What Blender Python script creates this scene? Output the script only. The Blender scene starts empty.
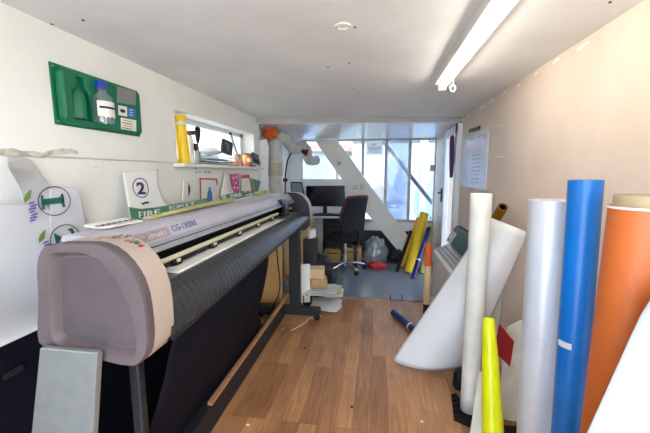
import bpy, bmesh, math, random
from mathutils import Vector, Matrix, noise
random.seed(7)
scn = bpy.context.scene
COL = scn.collection
PI = math.pi
# ------------------------------------------------------------------ camera
F, CX, CY, H = 330.0, 325.0, 216.5, 1.4
TH = math.atan(44 / F); PS = math.atan(51 * math.cos(TH) / F)
fw = Vector((-math.sin(PS) * math.cos(TH), math.cos(PS) * math.cos(TH), -math.sin(TH)))
rt = Vector((math.cos(PS), math.sin(PS), 0)); upv = rt.cross(fw)
EYE = Vector((0, 0, H))
cd = bpy.data.cameras.new('camera'); cam = bpy.data.objects.new('camera', cd); COL.objects.link(cam)
cd.sensor_width = 36; cd.lens = F / 650 * 36; cd.clip_start = .02
cam.matrix_world = Matrix(((rt.x, upv.x, -fw.x, 0), (rt.y, upv.y, -fw.y, 0), (rt.z, upv.z, -fw.z, H), (0, 0, 0, 1)))
scn.camera = cam
# survey helpers: where a sight line meets a real plane of the room
def ray(x, y): return fw + rt * ((x - CX) / F) - upv * ((y - CY) / F)
def pX(x, y, v): d = ray(x, y); return EYE + d * (v / d.x)
def pY(x, y, v): d = ray(x, y); return EYE + d * (v / d.y)
def pZ(x, y, v): d = ray(x, y); return EYE + d * ((v - H) / d.z)
V = Vector
# ------------------------------------------------------------------ materials
def lin(c):
    out = []
    for v in c:
        v = v / 255
        out.append(v / 12.92 if v <= .04045 else ((v + .055) / 1.055) ** 2.4)
    return (*out, 1)
def mat(name, rgb, rough=.6, metal=0, var=.08, scale=6, bump=0, bscale=60, spec=.5, rgb2=None, coat=0):
    m = bpy.data.materials.new(name); m.use_nodes = True
    nt = m.node_tree; n = nt.nodes; p = n['Principled BSDF']
    p.inputs['Roughness'].default_value = rough; p.inputs['Metallic'].default_value = metal
    p.inputs['Specular IOR Level'].default_value = spec; p.inputs['Coat Weight'].default_value = coat
    tc = n.new('ShaderNodeTexCoord'); nz = n.new('ShaderNodeTexNoise')
    nz.inputs['Scale'].default_value = scale; nz.inputs['Detail'].default_value = 5
    nt.links.new(tc.outputs['Object'], nz.inputs['Vector'])
    mx = n.new('ShaderNodeMix'); mx.data_type = 'RGBA'
    a = lin(rgb)
    b = lin(rgb2) if rgb2 else tuple(max(0, min(1, x * (1 - 2 * var))) for x in a[:3]) + (1,)
    mx.inputs['A'].default_value = a; mx.inputs['B'].default_value = b
    rp = n.new('ShaderNodeValToRGB'); rp.color_ramp.elements[0].position = .38; rp.color_ramp.elements[1].position = .68
    nt.links.new(nz.outputs['Fac'], rp.inputs['Fac']); nt.links.new(rp.outputs['Color'], mx.inputs['Factor'])
    nt.links.new(mx.outputs['Result'], p.inputs['Base Color'])
    if bump:
        n2 = n.new('ShaderNodeTexNoise'); n2.inputs['Scale'].default_value = bscale; n2.inputs['Detail'].default_value = 4
        nt.links.new(tc.outputs['Object'], n2.inputs['Vector'])
        bp = n.new('ShaderNodeBump'); bp.inputs['Strength'].default_value = bump; bp.inputs['Distance'].default_value = .01
        nt.links.new(n2.outputs['Fac'], bp.inputs['Height']); nt.links.new(bp.outputs['Normal'], p.inputs['Normal'])
    return m
def emis(name, rgb, s):
    m = mat(name, rgb); p = m.node_tree.nodes['Principled BSDF']
    p.inputs['Emission Color'].default_value = lin(rgb); p.inputs['Emission Strength'].default_value = s
    return m
def clear(name, tint=(1, 1, 1, 1), gl=.08, diff=0.0, dcol=(240, 240, 245), rough=.05):
    m = bpy.data.materials.new(name); m.use_nodes = True; nt = m.node_tree; n = nt.nodes
    n.remove(n['Principled BSDF']); out = n['Material Output']
    t = n.new('ShaderNodeBsdfTransparent'); t.inputs['Color'].default_value = tint
    g = n.new('ShaderNodeBsdfGlossy'); g.inputs['Roughness'].default_value = rough
    x = n.new('ShaderNodeMixShader'); x.inputs[0].default_value = gl
    nt.links.new(t.outputs[0], x.inputs[1]); nt.links.new(g.outputs[0], x.inputs[2])
    last = x
    if diff:
        d = n.new('ShaderNodeBsdfDiffuse'); d.inputs['Color'].default_value = lin(dcol)
        y = n.new('ShaderNodeMixShader'); y.inputs[0].default_value = diff
        nt.links.new(x.outputs[0], y.inputs[1]); nt.links.new(d.outputs[0], y.inputs[2]); last = y
    nt.links.new(last.outputs[0], out.inputs['Surface'])
    return m
def floor_mat():
    m = bpy.data.materials.new('laminate'); m.use_nodes = True; nt = m.node_tree; n = nt.nodes; p = n['Principled BSDF']
    tc = n.new('ShaderNodeTexCoord'); mp = n.new('ShaderNodeMapping'); mp.inputs['Rotation'].default_value = (0, 0, PI / 2)
    nt.links.new(tc.outputs['Object'], mp.inputs['Vector'])
    br = n.new('ShaderNodeTexBrick'); br.inputs['Scale'].default_value = 1
    br.inputs['Brick Width'].default_value = .55; br.inputs['Row Height'].default_value = .1
    br.inputs['Mortar Size'].default_value = .0009; br.inputs['Color1'].default_value = lin((198, 146, 100)); br.inputs['Color2'].default_value = lin((156, 108, 72))
    br.inputs['Mortar'].default_value = lin((120, 78, 54)); br.offset = .37; br.offset_frequency = 3; br.inputs['Bias'].default_value = -.15
    nt.links.new(mp.outputs[0], br.inputs['Vector'])
    gm = n.new('ShaderNodeMapping'); gm.inputs['Scale'].default_value = (55, 4, 4); nt.links.new(tc.outputs['Object'], gm.inputs['Vector'])
    gn = n.new('ShaderNodeTexNoise'); gn.inputs['Scale'].default_value = 1; gn.inputs['Detail'].default_value = 6; nt.links.new(gm.outputs[0], gn.inputs['Vector'])
    rp = n.new('ShaderNodeValToRGB'); rp.color_ramp.elements[0].color = (.72, .68, .66, 1); rp.color_ramp.elements[1].color = (1.1, 1.1, 1.1, 1)
    rp.color_ramp.elements[0].position = .3; rp.color_ramp.elements[1].position = .7
    nt.links.new(gn.outputs['Fac'], rp.inputs['Fac'])
    mx = n.new('ShaderNodeMix'); mx.data_type = 'RGBA'; mx.blend_type = 'MULTIPLY'; mx.inputs['Factor'].default_value = 1
    nt.links.new(br.outputs['Color'], mx.inputs['A']); nt.links.new(rp.outputs['Color'], mx.inputs['B'])
    # grime and small spots of the worn floor
    sp = n.new('ShaderNodeTexNoise'); sp.inputs['Scale'].default_value = 3; sp.inputs['Detail'].default_value = 8; nt.links.new(tc.outputs['Object'], sp.inputs['Vector'])
    r2 = n.new('ShaderNodeValToRGB'); r2.color_ramp.elements[0].color = (.72, .68, .66, 1); r2.color_ramp.elements[0].position = .3; r2.color_ramp.elements[1].position = .55
    nt.links.new(sp.outputs['Fac'], r2.inputs['Fac'])
    m2 = n.new('ShaderNodeMix'); m2.data_type = 'RGBA'; m2.blend_type = 'MULTIPLY'; m2.inputs['Factor'].default_value = .8
    nt.links.new(mx.outputs['Result'], m2.inputs['A']); nt.links.new(r2.outputs['Color'], m2.inputs['B'])
    nt.links.new(m2.outputs['Result'], p.inputs['Base Color'])
    p.inputs['Roughness'].default_value = .38
    return m
def ribbed_mat():
    m = mat('charcoal_apron', (54, 55, 58), .3, .1, .08, 3); nt = m.node_tree; n = nt.nodes; p = n['Principled BSDF']
    tc = n['Texture Coordinate']; w = n.new('ShaderNodeTexWave'); w.bands_direction = 'Y'; w.inputs['Scale'].default_value = 9; w.inputs['Distortion'].default_value = .3
    nt.links.new(tc.outputs['Object'], w.inputs['Vector'])
    bp = n.new('ShaderNodeBump'); bp.inputs['Strength'].default_value = .22; bp.inputs['Distance'].default_value = .004
    nt.links.new(w.outputs['Fac'], bp.inputs['Height']); nt.links.new(bp.outputs['Normal'], p.inputs['Normal'])
    return m
K = {}
def mk(k, *a, **kw): K[k] = mat(k, *a, **kw)
mk('wall_white', (240, 238, 232), .75, var=.03, scale=3, bump=.12, bscale=35)
mk('wall_low', (236, 233, 224), .7, var=.03, scale=3, bump=.1, bscale=30)
mk('wall_peach', (224, 206, 194), .85, var=.05, scale=2.2, bump=.12, bscale=30, rgb2=(216, 196, 180))
mk('wall_cool', (238, 238, 240), .7, var=.03, scale=3)
mk('ceil', (234, 234, 236), .6, var=.05, scale=2.5, bump=.12, bscale=22)
mk('ceil_gloss', (226, 226, 234), .28, var=.06, scale=4, bump=.15, bscale=9)
mk('paint_white', (240, 238, 230), .45, var=.03)
mk('frame_white', (232, 232, 234), .45, var=.04)
mk('frame_dim', (196, 190, 184), .6, var=.12, scale=9)
mk('plaster', (214, 209, 198), .95, rgb2=(150, 142, 126), scale=22, bump=.5, bscale=80)
mk('green', (14, 112, 78), .32, var=.06)
mk('blue_cap', (34, 72, 168), .35)
mk('mirror_grey', (150, 152, 152), .3, .3)
mk('sticker_white', (238, 236, 226), .5)
mk('sticker_blue', (38, 110, 176), .5)
mk('ink', (28, 28, 32), .6)
mk('ink_teal', (24, 100, 92), .6)
mk('ink_navy', (44, 44, 110), .6)
mk('ink_purple', (110, 92, 168), .6)
mk('ink_grey', (150, 150, 150), .6)
mk('leaf', (110, 140, 60), .6)
mk('sheet_white', (208, 209, 213), .35, var=.03)
mk('vinyl_white', (240, 239, 236), .3, var=.02)
mk('vinyl_sheet', (238, 238, 238), .28, var=.03, scale=3)
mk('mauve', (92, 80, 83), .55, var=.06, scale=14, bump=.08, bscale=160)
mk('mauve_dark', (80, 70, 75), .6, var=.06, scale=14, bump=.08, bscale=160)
mk('beige', (180, 164, 152), .35, var=.05)
mk('lavender', (186, 184, 198), .38, .15, var=.04)
mk('lav_band', (164, 168, 180), .35, .3, var=.04)
mk('black', (14, 14, 16), .5, spec=.3)
mk('black_gloss', (13, 13, 16), .25)
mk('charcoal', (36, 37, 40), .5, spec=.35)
mk('leg_grey', (34, 35, 38), .5, spec=.35)
mk('rail_cream', (214, 212, 184), .4)
mk('alu', (156, 160, 160), .42, .55, var=.06, scale=20)
mk('navy', (13, 12, 26), .9, var=.15, scale=8, spec=.15)
mk('navy_vinyl', (26, 40, 116), .3)
mk('wood_strip', (190, 140, 100), .55, var=.12, scale=14)
mk('wood_panel', (208, 166, 106), .5, var=.1, scale=5)
mk('wood_pale', (220, 196, 146), .5, var=.08, scale=5)
mk('cardboard', (196, 154, 108), .8, var=.1)
mk('kraft', (186, 164, 128), .7, var=.08)
mk('yellow', (252, 208, 18), .35)
mk('neon', (232, 236, 18), .3)
mk('amber', (226, 168, 36), .4)
mk('orange', (226, 92, 36), .45)
mk('rust', (206, 106, 46), .5, var=.07, scale=5)
mk('blue', (16, 112, 198), .3)
mk('silver_film', (206, 208, 214), .3, .15, var=.03)
mk('cream', (230, 228, 219), .5)
mk('beige_roll', (224, 190, 150), .5)
mk('gold', (168, 120, 40), .35, .6)
mk('red_card', (150, 26, 36), .5)
mk('red', (208, 30, 44), .45)
mk('magenta', (204, 60, 130), .5)
mk('cyan', (40, 140, 190), .5)
mk('burgundy', (92, 14, 36), .7)
mk('foam', (226, 110, 40), .9, bump=.8, bscale=40, var=.15, scale=20)
mk('pipe', (214, 210, 204), .7, var=.12, scale=12, bump=.25, bscale=30)
mk('pipe_tape', (192, 184, 160), .6, var=.1)
mk('chrome', (200, 202, 205), .25, .9)
mk('copper', (214, 128, 60), .4, .3)
mk('screen', (9, 10, 30), .18)
mk('screen_pale', (120, 136, 150), .3)
mk('chair_fabric', (26, 24, 36), .9, var=.15, scale=30)
mk('heater', (224, 222, 214), .45, var=.03)
mk('grille', (158, 156, 148), .6)
mk('folder', (10, 58, 50), .5, spec=.2)
mk('purple_cloth', (84, 36, 96), .8)
mk('paper', (232, 230, 226), .7, var=.04)
mk('paper_yellow', (206, 196, 146), .7, var=.1, scale=20)
mk('bag_black', (24, 24, 28), .55, bump=.4, bscale=14)
mk('mat_blue', (104, 122, 146), .2, var=.1, scale=4, rgb2=(122, 118, 114), bump=.35, bscale=14)
mk('desk', (206, 208, 214), .45)
mk('outside_wall', (150, 162, 186), .8)
mk('outside_ground', (160, 176, 160), .9, var=.08)
mk('outside_dark', (70, 72, 84), .6)
mk('van', (110, 148, 200), .3)
mk('van_glass', (120, 160, 200), .15)
mk('roof_pink', (170, 116, 108), .8)
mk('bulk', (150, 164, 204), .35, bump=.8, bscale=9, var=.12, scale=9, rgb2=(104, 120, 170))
mk('yellowed', (186, 184, 112), .7)
K['laminate'] = floor_mat(); K['apron'] = ribbed_mat()
K['tube'] = emis('lamp_tube', (255, 250, 232), 6.5)
def thin(name, rgb):
    m = bpy.data.materials.new(name); m.use_nodes = True; nt = m.node_tree; n = nt.nodes; n.remove(n['Principled BSDF'])
    d = n.new('ShaderNodeBsdfDiffuse'); t = n.new('ShaderNodeBsdfTranslucent'); x = n.new('ShaderNodeMixShader'); x.inputs[0].default_value = .5
    for q in (d, t): q.inputs['Color'].default_value = lin(rgb)
    nt.links.new(d.outputs[0], x.inputs[1]); nt.links.new(t.outputs[0], x.inputs[2]); nt.links.new(x.outputs[0], n['Material Output'].inputs['Surface']); return m
K['thin_paper'] = thin('thin_paper', (236, 238, 242))
K['glass'] = clear('window_glass', gl=.05)
K['frost'] = clear('window_film', tint=(.86, .92, 1, 1), gl=.05, diff=.35, dcol=(224, 232, 246))
K['bottle'] = clear('clear_bottle', tint=(.86, .92, .95, 1), gl=.14, diff=.1)
K['polybag'] = clear('polythene', tint=(.86, .9, .92, 1), gl=.2, diff=.4, dcol=(170, 180, 186), rough=.2)
# ------------------------------------------------------------------ mesh helpers
def world_origin(o):
    v = Vector((0, 0, 0))
    while o is not None: v += o.location; o = o.parent
    return v
def put(name, bm, m, parent=None, smooth=None, bevel=0, solid=0, sub=0, soloff=0):
    me = bpy.data.meshes.new(name)
    o0 = world_origin(parent)
    bmesh.ops.translate(bm, verts=bm.verts, vec=-o0)
    bmesh.ops.recalc_face_normals(bm, faces=bm.faces)
    bm.to_mesh(me); bm.free()
    o = bpy.data.objects.new(name, me); COL.objects.link(o)
    if parent is not None: o.parent = parent
    for x in (m if isinstance(m, (list, tuple)) else [m]): me.materials.append(K[x] if isinstance(x, str) else x)
    if smooth:
        for p in me.polygons: p.use_smooth = True
        if smooth != 'all': me.set_sharp_from_angle(angle=math.radians(smooth))
    if sub:
        md = o.modifiers.new('subdivision', 'SUBSURF'); md.levels = sub; md.render_levels = sub
    if solid:
        md = o.modifiers.new('thickness', 'SOLIDIFY'); md.thickness = solid; md.offset = soloff
    if bevel:
        md = o.modifiers.new('bevel', 'BEVEL'); md.width = bevel; md.segments = 2; md.limit_method = 'ANGLE'; md.harden_normals = False
    return o
def thing(name, label, cat, loc, group=None):
    o = bpy.data.objects.new(name, None); COL.objects.link(o); o.location = V(loc); o.empty_display_size = .05
    return tag(o, label, cat, group)
def tag(o, label, cat, group=None):
    o['label'] = label; o['category'] = cat
    if group: o['group'] = group
    return o
def single(name, bm, m, label, cat, group=None, **kw): return tag(put(name, bm, m, None, **kw), label, cat, group)
def struct(name, bm, m, parent=None, **kw):
    o = put(name, bm, m, parent, **kw)
    if parent is None: o['kind'] = 'structure'
    return o
def B(): return bmesh.new()
def box(bm, a, b, M=None, mi=0):
    a, b = V(a), V(b); c = (a + b) / 2; s = b - a
    r = bmesh.ops.create_cube(bm, size=1)
    bmesh.ops.scale(bm, vec=s, verts=r['verts']); bmesh.ops.translate(bm, vec=c, verts=r['verts'])
    if M is not None: bmesh.ops.transform(bm, matrix=M, verts=r['verts'])
    if mi:
        for v in r['verts']:
            for f in v.link_faces: f.material_index = mi
    return r['verts']
def obox(bm, c, ax, ay, az):
    """box from a centre and three half-axis vectors"""
    r = bmesh.ops.create_cube(bm, size=2)
    c, ax, ay, az = V(c), V(ax), V(ay), V(az)
    for v in r['verts']: v.co = c + ax * v.co.x + ay * v.co.y + az * v.co.z
    return r['verts']
def frame(d):
    d = V(d).normalized(); t = V((0, 0, 1)) if abs(d.z) < .9 else V((0, 1, 0))
    a = t.cross(d).normalized(); return a, d.cross(a).normalized(), d
def ring_loft(bm, rings, cap=True, closed=True):
    vs = [[bm.verts.new(p) for p in r] for r in rings]
    n = len(vs[0])
    for i in range(len(vs) - 1):
        for j in range(n if closed else n - 1):
            k = (j + 1) % n; bm.faces.new((vs[i][j], vs[i][k], vs[i + 1][k], vs[i + 1][j]))
    if cap and closed:
        bm.faces.new(list(reversed(vs[0]))); bm.faces.new(vs[-1])
    return vs
def cyl(bm, p0, p1, r0, r1=None, seg=20, cap=True):
    p0, p1 = V(p0), V(p1); r1 = r0 if r1 is None else r1; a, b, d = frame(p1 - p0)
    ring = lambda p, r: [p + a * (r * math.cos(2 * PI * i / seg)) + b * (r * math.sin(2 * PI * i / seg)) for i in range(seg)]
    return ring_loft(bm, [ring(p0, r0), ring(p1, r1)], cap)
def lathe(bm, p0, axis, prof, seg=24, cap=True):
    p0 = V(p0); a, b, d = frame(axis)
    ring_loft(bm, [[p0 + d * h + a * (r * math.cos(2 * PI * i / seg)) + b * (r * math.sin(2 * PI * i / seg)) for i in range(seg)] for r, h in prof], cap)
def pipe_ring(bm, p0, p1, ro, ri, seg=24, step=0.0):
    """hollow tube; step gives the outer wrap a visible loose edge"""
    p0, p1 = V(p0), V(p1); a, b, d = frame(p1 - p0)
    def ring(p, r, st=0): return [p + a * ((r - st * i / seg) * math.cos(2 * PI * i / seg)) + b * ((r - st * i / seg) * math.sin(2 * PI * i / seg)) for i in range(seg)]
    rs = [ring(p0, ro, step), ring(p1, ro, step), ring(p1, ri), ring(p0, ri)]
    vs = [[bm.verts.new(q) for q in r] for r in rs]
    for i in range(4):
        A, Bq = vs[i], vs[(i + 1) % 4]
        for j in range(seg):
            k = (j + 1) % seg; bm.faces.new((A[j], A[k], Bq[k], Bq[j]))
def smooth_path(pts, n=8):
    pts = [V(p) for p in pts]; out = []
    P = [pts[0]] + pts + [pts[-1]]
    for i in range(1, len(P) - 2):
        for k in range(n):
            t = k / n; a, b, c, d = P[i - 1], P[i], P[i + 1], P[i + 2]
            out.append(.5 * ((2 * b) + (c - a) * t + (2 * a - 5 * b + 4 * c - d) * t * t + (3 * b - a - 3 * c + d) * t ** 3))
    out.append(pts[-1]); return out
def tube(bm, pts, r, seg=10, n=8, smooth=True):
    pts = smooth_path(pts, n) if smooth else [V(p) for p in pts]
    rs = r if callable(r) else (lambda t: r); rings = []; a = None
    for i, p in enumerate(pts):
        d = (pts[min(i + 1, len(pts) - 1)] - pts[max(i - 1, 0)]).normalized()
        if a is None: a = frame(d)[0]
        a = (a - d * a.dot(d)).normalized(); b = d.cross(a); q = rs(i / (len(pts) - 1))
        rings.append([p + a * (q * math.cos(2 * PI * j / seg)) + b * (q * math.sin(2 * PI * j / seg)) for j in range(seg)])
    ring_loft(bm, rings)
def prism(bm, pts, vec):
    pts = [V(p) for p in pts]; vec = V(vec)
    a = [bm.verts.new(p) for p in pts]; b = [bm.verts.new(p + vec) for p in pts]
    f1 = bm.faces.new(a); f2 = bm.faces.new(list(reversed(b))); n = len(a)
    for i in range(n): bm.faces.new((a[i], b[i], b[(i + 1) % n], a[(i + 1) % n]))
    bmesh.ops.triangulate(bm, faces=[f1, f2])
def grid(bm, rows):
    vs = [[bm.verts.new(V(p)) for p in r] for r in rows]
    for i in range(len(vs) - 1):
        for j in range(len(vs[0]) - 1): bm.faces.new((vs[i][j], vs[i][j + 1], vs[i + 1][j + 1], vs[i + 1][j]))
    return vs
def curve2d(name, loops, thick, m, parent, org, right, up, bevel=0):
    """flat plate with holes: loops of 2D points, front face towards right x up"""
    cu = bpy.data.curves.new(name, 'CURVE'); cu.dimensions = '2D'; cu.fill_mode = 'BOTH'; cu.extrude = thick / 2; cu.bevel_depth = bevel
    for L in loops:
        s = cu.splines.new('POLY'); s.points.add(len(L) - 1); s.use_cyclic_u = True
        for i, p in enumerate(L): s.points[i].co = (p[0], p[1], 0, 1)
    return from_curve(name, cu, thick / 2, m, parent, org, right, up)
def from_curve(name, cu, lift, m, parent, org, right, up):
    t = bpy.data.objects.new('tmp', cu); COL.objects.link(t); bpy.context.view_layer.update()
    me = bpy.data.meshes.new_from_object(t.evaluated_get(bpy.context.evaluated_depsgraph_get()))
    bpy.data.objects.remove(t); bpy.data.curves.remove(cu)
    r, u = V(right).normalized(), V(up).normalized(); nn = r.cross(u).normalized(); o = V(org)
    bm = bmesh.new(); bm.from_mesh(me); bpy.data.meshes.remove(me)
    for v in bm.verts: v.co = o + r * v.co.x + u * v.co.y + nn * (v.co.z + lift)
    return bm if name is None else put(name, bm, m, parent)
def text(name, s, m, parent, org, right, up, width=None, height=None, shear=0, lift=.0006, align='LEFT', mirror=False, bold=0):
    cu = bpy.data.curves.new('t', 'FONT'); cu.body = s; cu.size = 1; cu.shear = shear; cu.extrude = .0; cu.resolution_u = 3; cu.offset = bold
    bm = from_curve(None, cu, 0, m, parent, (0, 0, 0), (1, 0, 0), (0, 1, 0))
    xs = [v.co.x for v in bm.verts]; ys = [v.co.y for v in bm.verts]
    x0, x1, y0, y1 = min(xs), max(xs), min(ys), max(ys)
    sx = width / (x1 - x0) if width else None; sy = height / (y1 - y0) if height else None
    sx = sx or sy; sy = sy or sx
    r, u = V(right).normalized(), V(up).normalized(); nn = r.cross(u).normalized(); o = V(org)
    for v in bm.verts:
        x = (v.co.x - x0) * sx; y = (v.co.y - y0) * sy
        if mirror: x = (x1 - x0) * sx - x
        v.co = o + r * x + u * y + nn * lift
    g = bmesh.ops.extrude_face_region(bm, geom=bm.faces[:])
    bmesh.ops.translate(bm, verts=[e for e in g['geom'] if isinstance(e, bmesh.types.BMVert)], vec=nn * .0004)
    return put(name, bm, m, parent)
def decal(bm, org, right, up, pts, lift=.001, th=.0006):
    r, u = V(right).normalized(), V(up).normalized(); nn = r.cross(u).normalized()
    prism(bm, [V(org) + r * p[0] + u * p[1] + nn * lift for p in pts], nn * th)
def rect(x0, y0, x1, y1): return [(x0, y0), (x1, y0), (x1, y1), (x0, y1)]
def rrect(x0, y0, x1, y1, r, n=5):
    o = []
    for cx, cy, s in ((x1 - r, y0 + r, -PI / 2), (x1 - r, y1 - r, 0), (x0 + r, y1 - r, PI / 2), (x0 + r, y0 + r, PI)):
        for i in range(n + 1): a = s + PI / 2 * i / n; o.append((cx + r * math.cos(a), cy + r * math.sin(a)))
    return o
def ell(cx, cy, rx, ry, n=28): return [(cx + rx * math.cos(2 * PI * i / n), cy + ry * math.sin(2 * PI * i / n)) for i in range(n)]
def hoop(bm, org, right, up, cx, cy, rx, ry, w, lift=.001):
    r, u = V(right).normalized(), V(up).normalized(); nn = r.cross(u).normalized(); N = 40
    def P(k, s): return V(org) + r * (cx + (rx + s) * math.cos(2 * PI * k / N)) + u * (cy + (ry + s) * math.sin(2 * PI * k / N)) + nn * lift
    a = [bm.verts.new(P(k, -w / 2)) for k in range(N)]; b = [bm.verts.new(P(k, w / 2)) for k in range(N)]
    fs = [bm.faces.new((a[k], a[(k + 1) % N], b[(k + 1) % N], b[k])) for k in range(N)]
    g = bmesh.ops.extrude_face_region(bm, geom=fs)
    bmesh.ops.translate(bm, verts=[e for e in g['geom'] if isinstance(e, bmesh.types.BMVert)], vec=nn * .0005)
def roll(name, label, cat, group, p0, p1, r, film, core='kraft', ri=.028, ext=.0, tape=None, seg=28, bands=None):
    p0, p1 = V(p0), V(p1); d = (p1 - p0).normalized(); L = (p1 - p0).length
    t = thing(name, label, cat, p0, group)
    if bands:
        for nm, f0, f1, mm in bands:
            bm = B(); pipe_ring(bm, p0 + d * (L * f0), p0 + d * (L * f1), r, ri, seg, r * .05); put(nm, bm, mm, t, smooth=40)
    else:
        bm = B(); pipe_ring(bm, p0, p1, r, ri, seg, r * .06); put('film', bm, film, t, smooth=40)
    if core:
        bm = B(); pipe_ring(bm, p0 + d * .002 - d * min(ext, .0), p1 + d * (ext if ext else -.004), ri - .0005, ri - .005, seg); put('core', bm, core, t, smooth=40)
    for tp in (tape or []):
        f, a0, a1, w, mm = tp
        bm = B(); A, Bv, _ = frame(d); rows = []
        for h in (-w / 2, w / 2):
            rows.append([p0 + d * (L * f + h) + (A * math.cos(a0 + (a1 - a0) * i / 10) + Bv * math.sin(a0 + (a1 - a0) * i / 10)) * (r + .0012) for i in range(11)])
        grid(bm, rows); put('tape', bm, mm, t, solid=.0012)
    return t
XL, XR = -1.33, .92
YB = 5.45
def ybeam(x): return 3.62 + (x + 1.33) / 2.25 * .28
# ================================================================== SETTING
bm = B(); box(bm, (-1.9, -.6, -.1), (2.2, YB + .2, 0)); struct('floor', bm, 'laminate')
bm = B(); prism(bm, [(-1.8, -.6, 2.0), (1.1, -.6, 2.0), (1.1, ybeam(1.1), 2.0), (-1.8, ybeam(-1.8), 2.0)], (0, 0, .1)); struct('ceiling', bm, 'ceil')
bm = B(); prism(bm, [(-1.8, ybeam(-1.8), 1.945), (1.1, ybeam(1.1), 1.945), (1.1, YB + .15, 1.93), (-1.8, YB + .15, 1.93)], (0, 0, .1)); struct('ceiling_back', bm, 'ceil_gloss')
bm = B(); prism(bm, [(XL, ybeam(XL), 1.943), (XR, ybeam(XR), 1.943), (XR, ybeam(XR) + .09, 1.943), (XL, ybeam(XL) + .09, 1.943)], (0, 0, .07)); struct('trim_1', bm, 'paint_white', bevel=.004)
# left wall: upper layer stands a little proud of the lower; window opening Y 2.1..3.24, z 1.46..1.80
WZ0, WZ1, WY0, WY1 = 1.462, 1.815, 2.09, 3.54
bm = B()
box(bm, (-1.75, -.6, 1.465), (XL, WY0, 2.05)); box(bm, (-1.75, WY1, 1.465), (XL, 3.69, 2.05)); box(bm, (-1.75, WY0, WZ1), (XL, WY1, 2.05))
box(bm, (-1.75, -.6, -.02), (-1.345, 3.69, 1.465))
wl = struct('wall_left', bm, 'wall_white', bevel=.006)
# broken plaster along the step in the wall
bm = B(); top = [(0, 149), (12, 148), (22, 151), (34, 151), (42, 153), (52, 150), (62, 148.5), (72, 149), (78, 151)]
bot = [(78, 154), (70, 153.5), (60, 155), (52, 155), (44, 157.5), (38, 157), (28, 155), (14, 156), (0, 155)]
prism(bm, [pX(x, y, XL + .003) for x, y in top + bot], (-.006, 0, 0)); put('plaster_damage', bm, 'plaster', wl)
bm = B()
for a, b, r in (((95.5, 166.5), 0, .004),): lathe(bm, pX(*a, -1.345), (1, 0, 0), [(r, 0), (r * .8, .01), (.001, .013)], 8)
put('nail_head', bm, 'frame_white', wl)
bm = B(); box(bm, (-1.8, -.68, -.02), (-.85, -.6, 2.05)); box(bm, (.75, -.68, -.02), (1.1, -.6, 2.05)); struct('wall_front_baffle', bm, 'wall_white')  # unseen wall behind the camera, added to narrow the opening and cut rear light
# window in the niche
bm = B(); xw = -1.46
for y0, y1, z0, z1 in ((WY0, WY0 + .07, WZ0, WZ1), (WY1 - .07, WY1, WZ0, WZ1), (WY0, WY1, WZ0, WZ0 + .04), (WY0, WY1, 1.775, WZ1)):
    box(bm, (xw - .05, y0, z0), (xw, y1, z1))
w1 = struct('window_1', bm, 'frame_white', bevel=.003)
bm = B(); box(bm, (xw - .03, WY0 + .07, WZ0 + .04), (xw - .025, WY1 - .07, 1.775)); put('glass_pane', bm, 'glass', w1)
bm = B(); box(bm, (-1.47, 2.06, 1.438), (-1.27, 3.68, WZ0)); struct('trim_2', bm, 'paint_white', bevel=.004)
# back-room left wall and back wall with windows
bm = B(); box(bm, (-1.75, 3.69, -.02), (-1.45, YB + .15, 2.0)); box(bm, (-1.46, 3.69, -.02), (XL - .001, 3.72, 1.93)); struct('wall_recess', bm, 'wall_cool')
XB = [-1.243, -.215, .155, .528, .935]
bm = B()
box(bm, (-1.46, YB, -.02), (XB[0], YB + .12, 1.94)); box(bm, (XB[0], YB, -.02), (XB[1], YB + .12, 1.275))
box(bm, (XB[1] - .02, YB, -.02), (1.05, YB + .12, .62))
wb = struct('wall_back', bm, 'wall_cool')
bm = B()
for x in XB[1:4]: box(bm, (x - .022, YB - .02, .6), (x + .022, YB + .08, 1.935))
box(bm, (XB[4] - .03, YB - .02, 0), (XB[4] + .03, YB + .08, 1.935)); box(bm, (XB[0], YB - .01, 1.905), (XB[4], YB + .08, 1.94)); box(bm, (XB[1], YB - .03, .6), (XB[4], YB + .08, .64))
w2 = struct('window_2', bm, 'frame_dim', bevel=.004)
for a, b, k in ((XB[1], XB[2], 'glass'), (XB[2], XB[3], 'frost'), (XB[3], XB[4], 'glass')):
    bm = B(); box(bm, (a + .022, YB + .03, .64), (b - .022, YB + .036, 1.905)); put('glass_pane', bm, k, w2)
bm = B()
box(bm, (XB[0], YB - .01, 1.262), (XB[1], YB + .09, 1.295)); box(bm, (XB[0], YB - .01, 1.28), (XB[0] + .04, YB + .08, 1.91)); box(bm, (-.66, YB, 1.28), (-.61, YB + .08, 1.91))
w3 = struct('window_3', bm, 'frame_white', bevel=.004)
bm = B(); box(bm, (XB[0] + .04, YB + .03, 1.295), (XB[1] - .02, YB + .036, 1.905)); put('glass_pane', bm, 'glass', w3)
bm = B(); box(bm, (-.25, YB - .02, 0), (.62, YB, .45)); struct('shadow_panel_back', bm, 'charcoal')  # dark panel standing in for the shadow beneath the diagonal board
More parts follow.
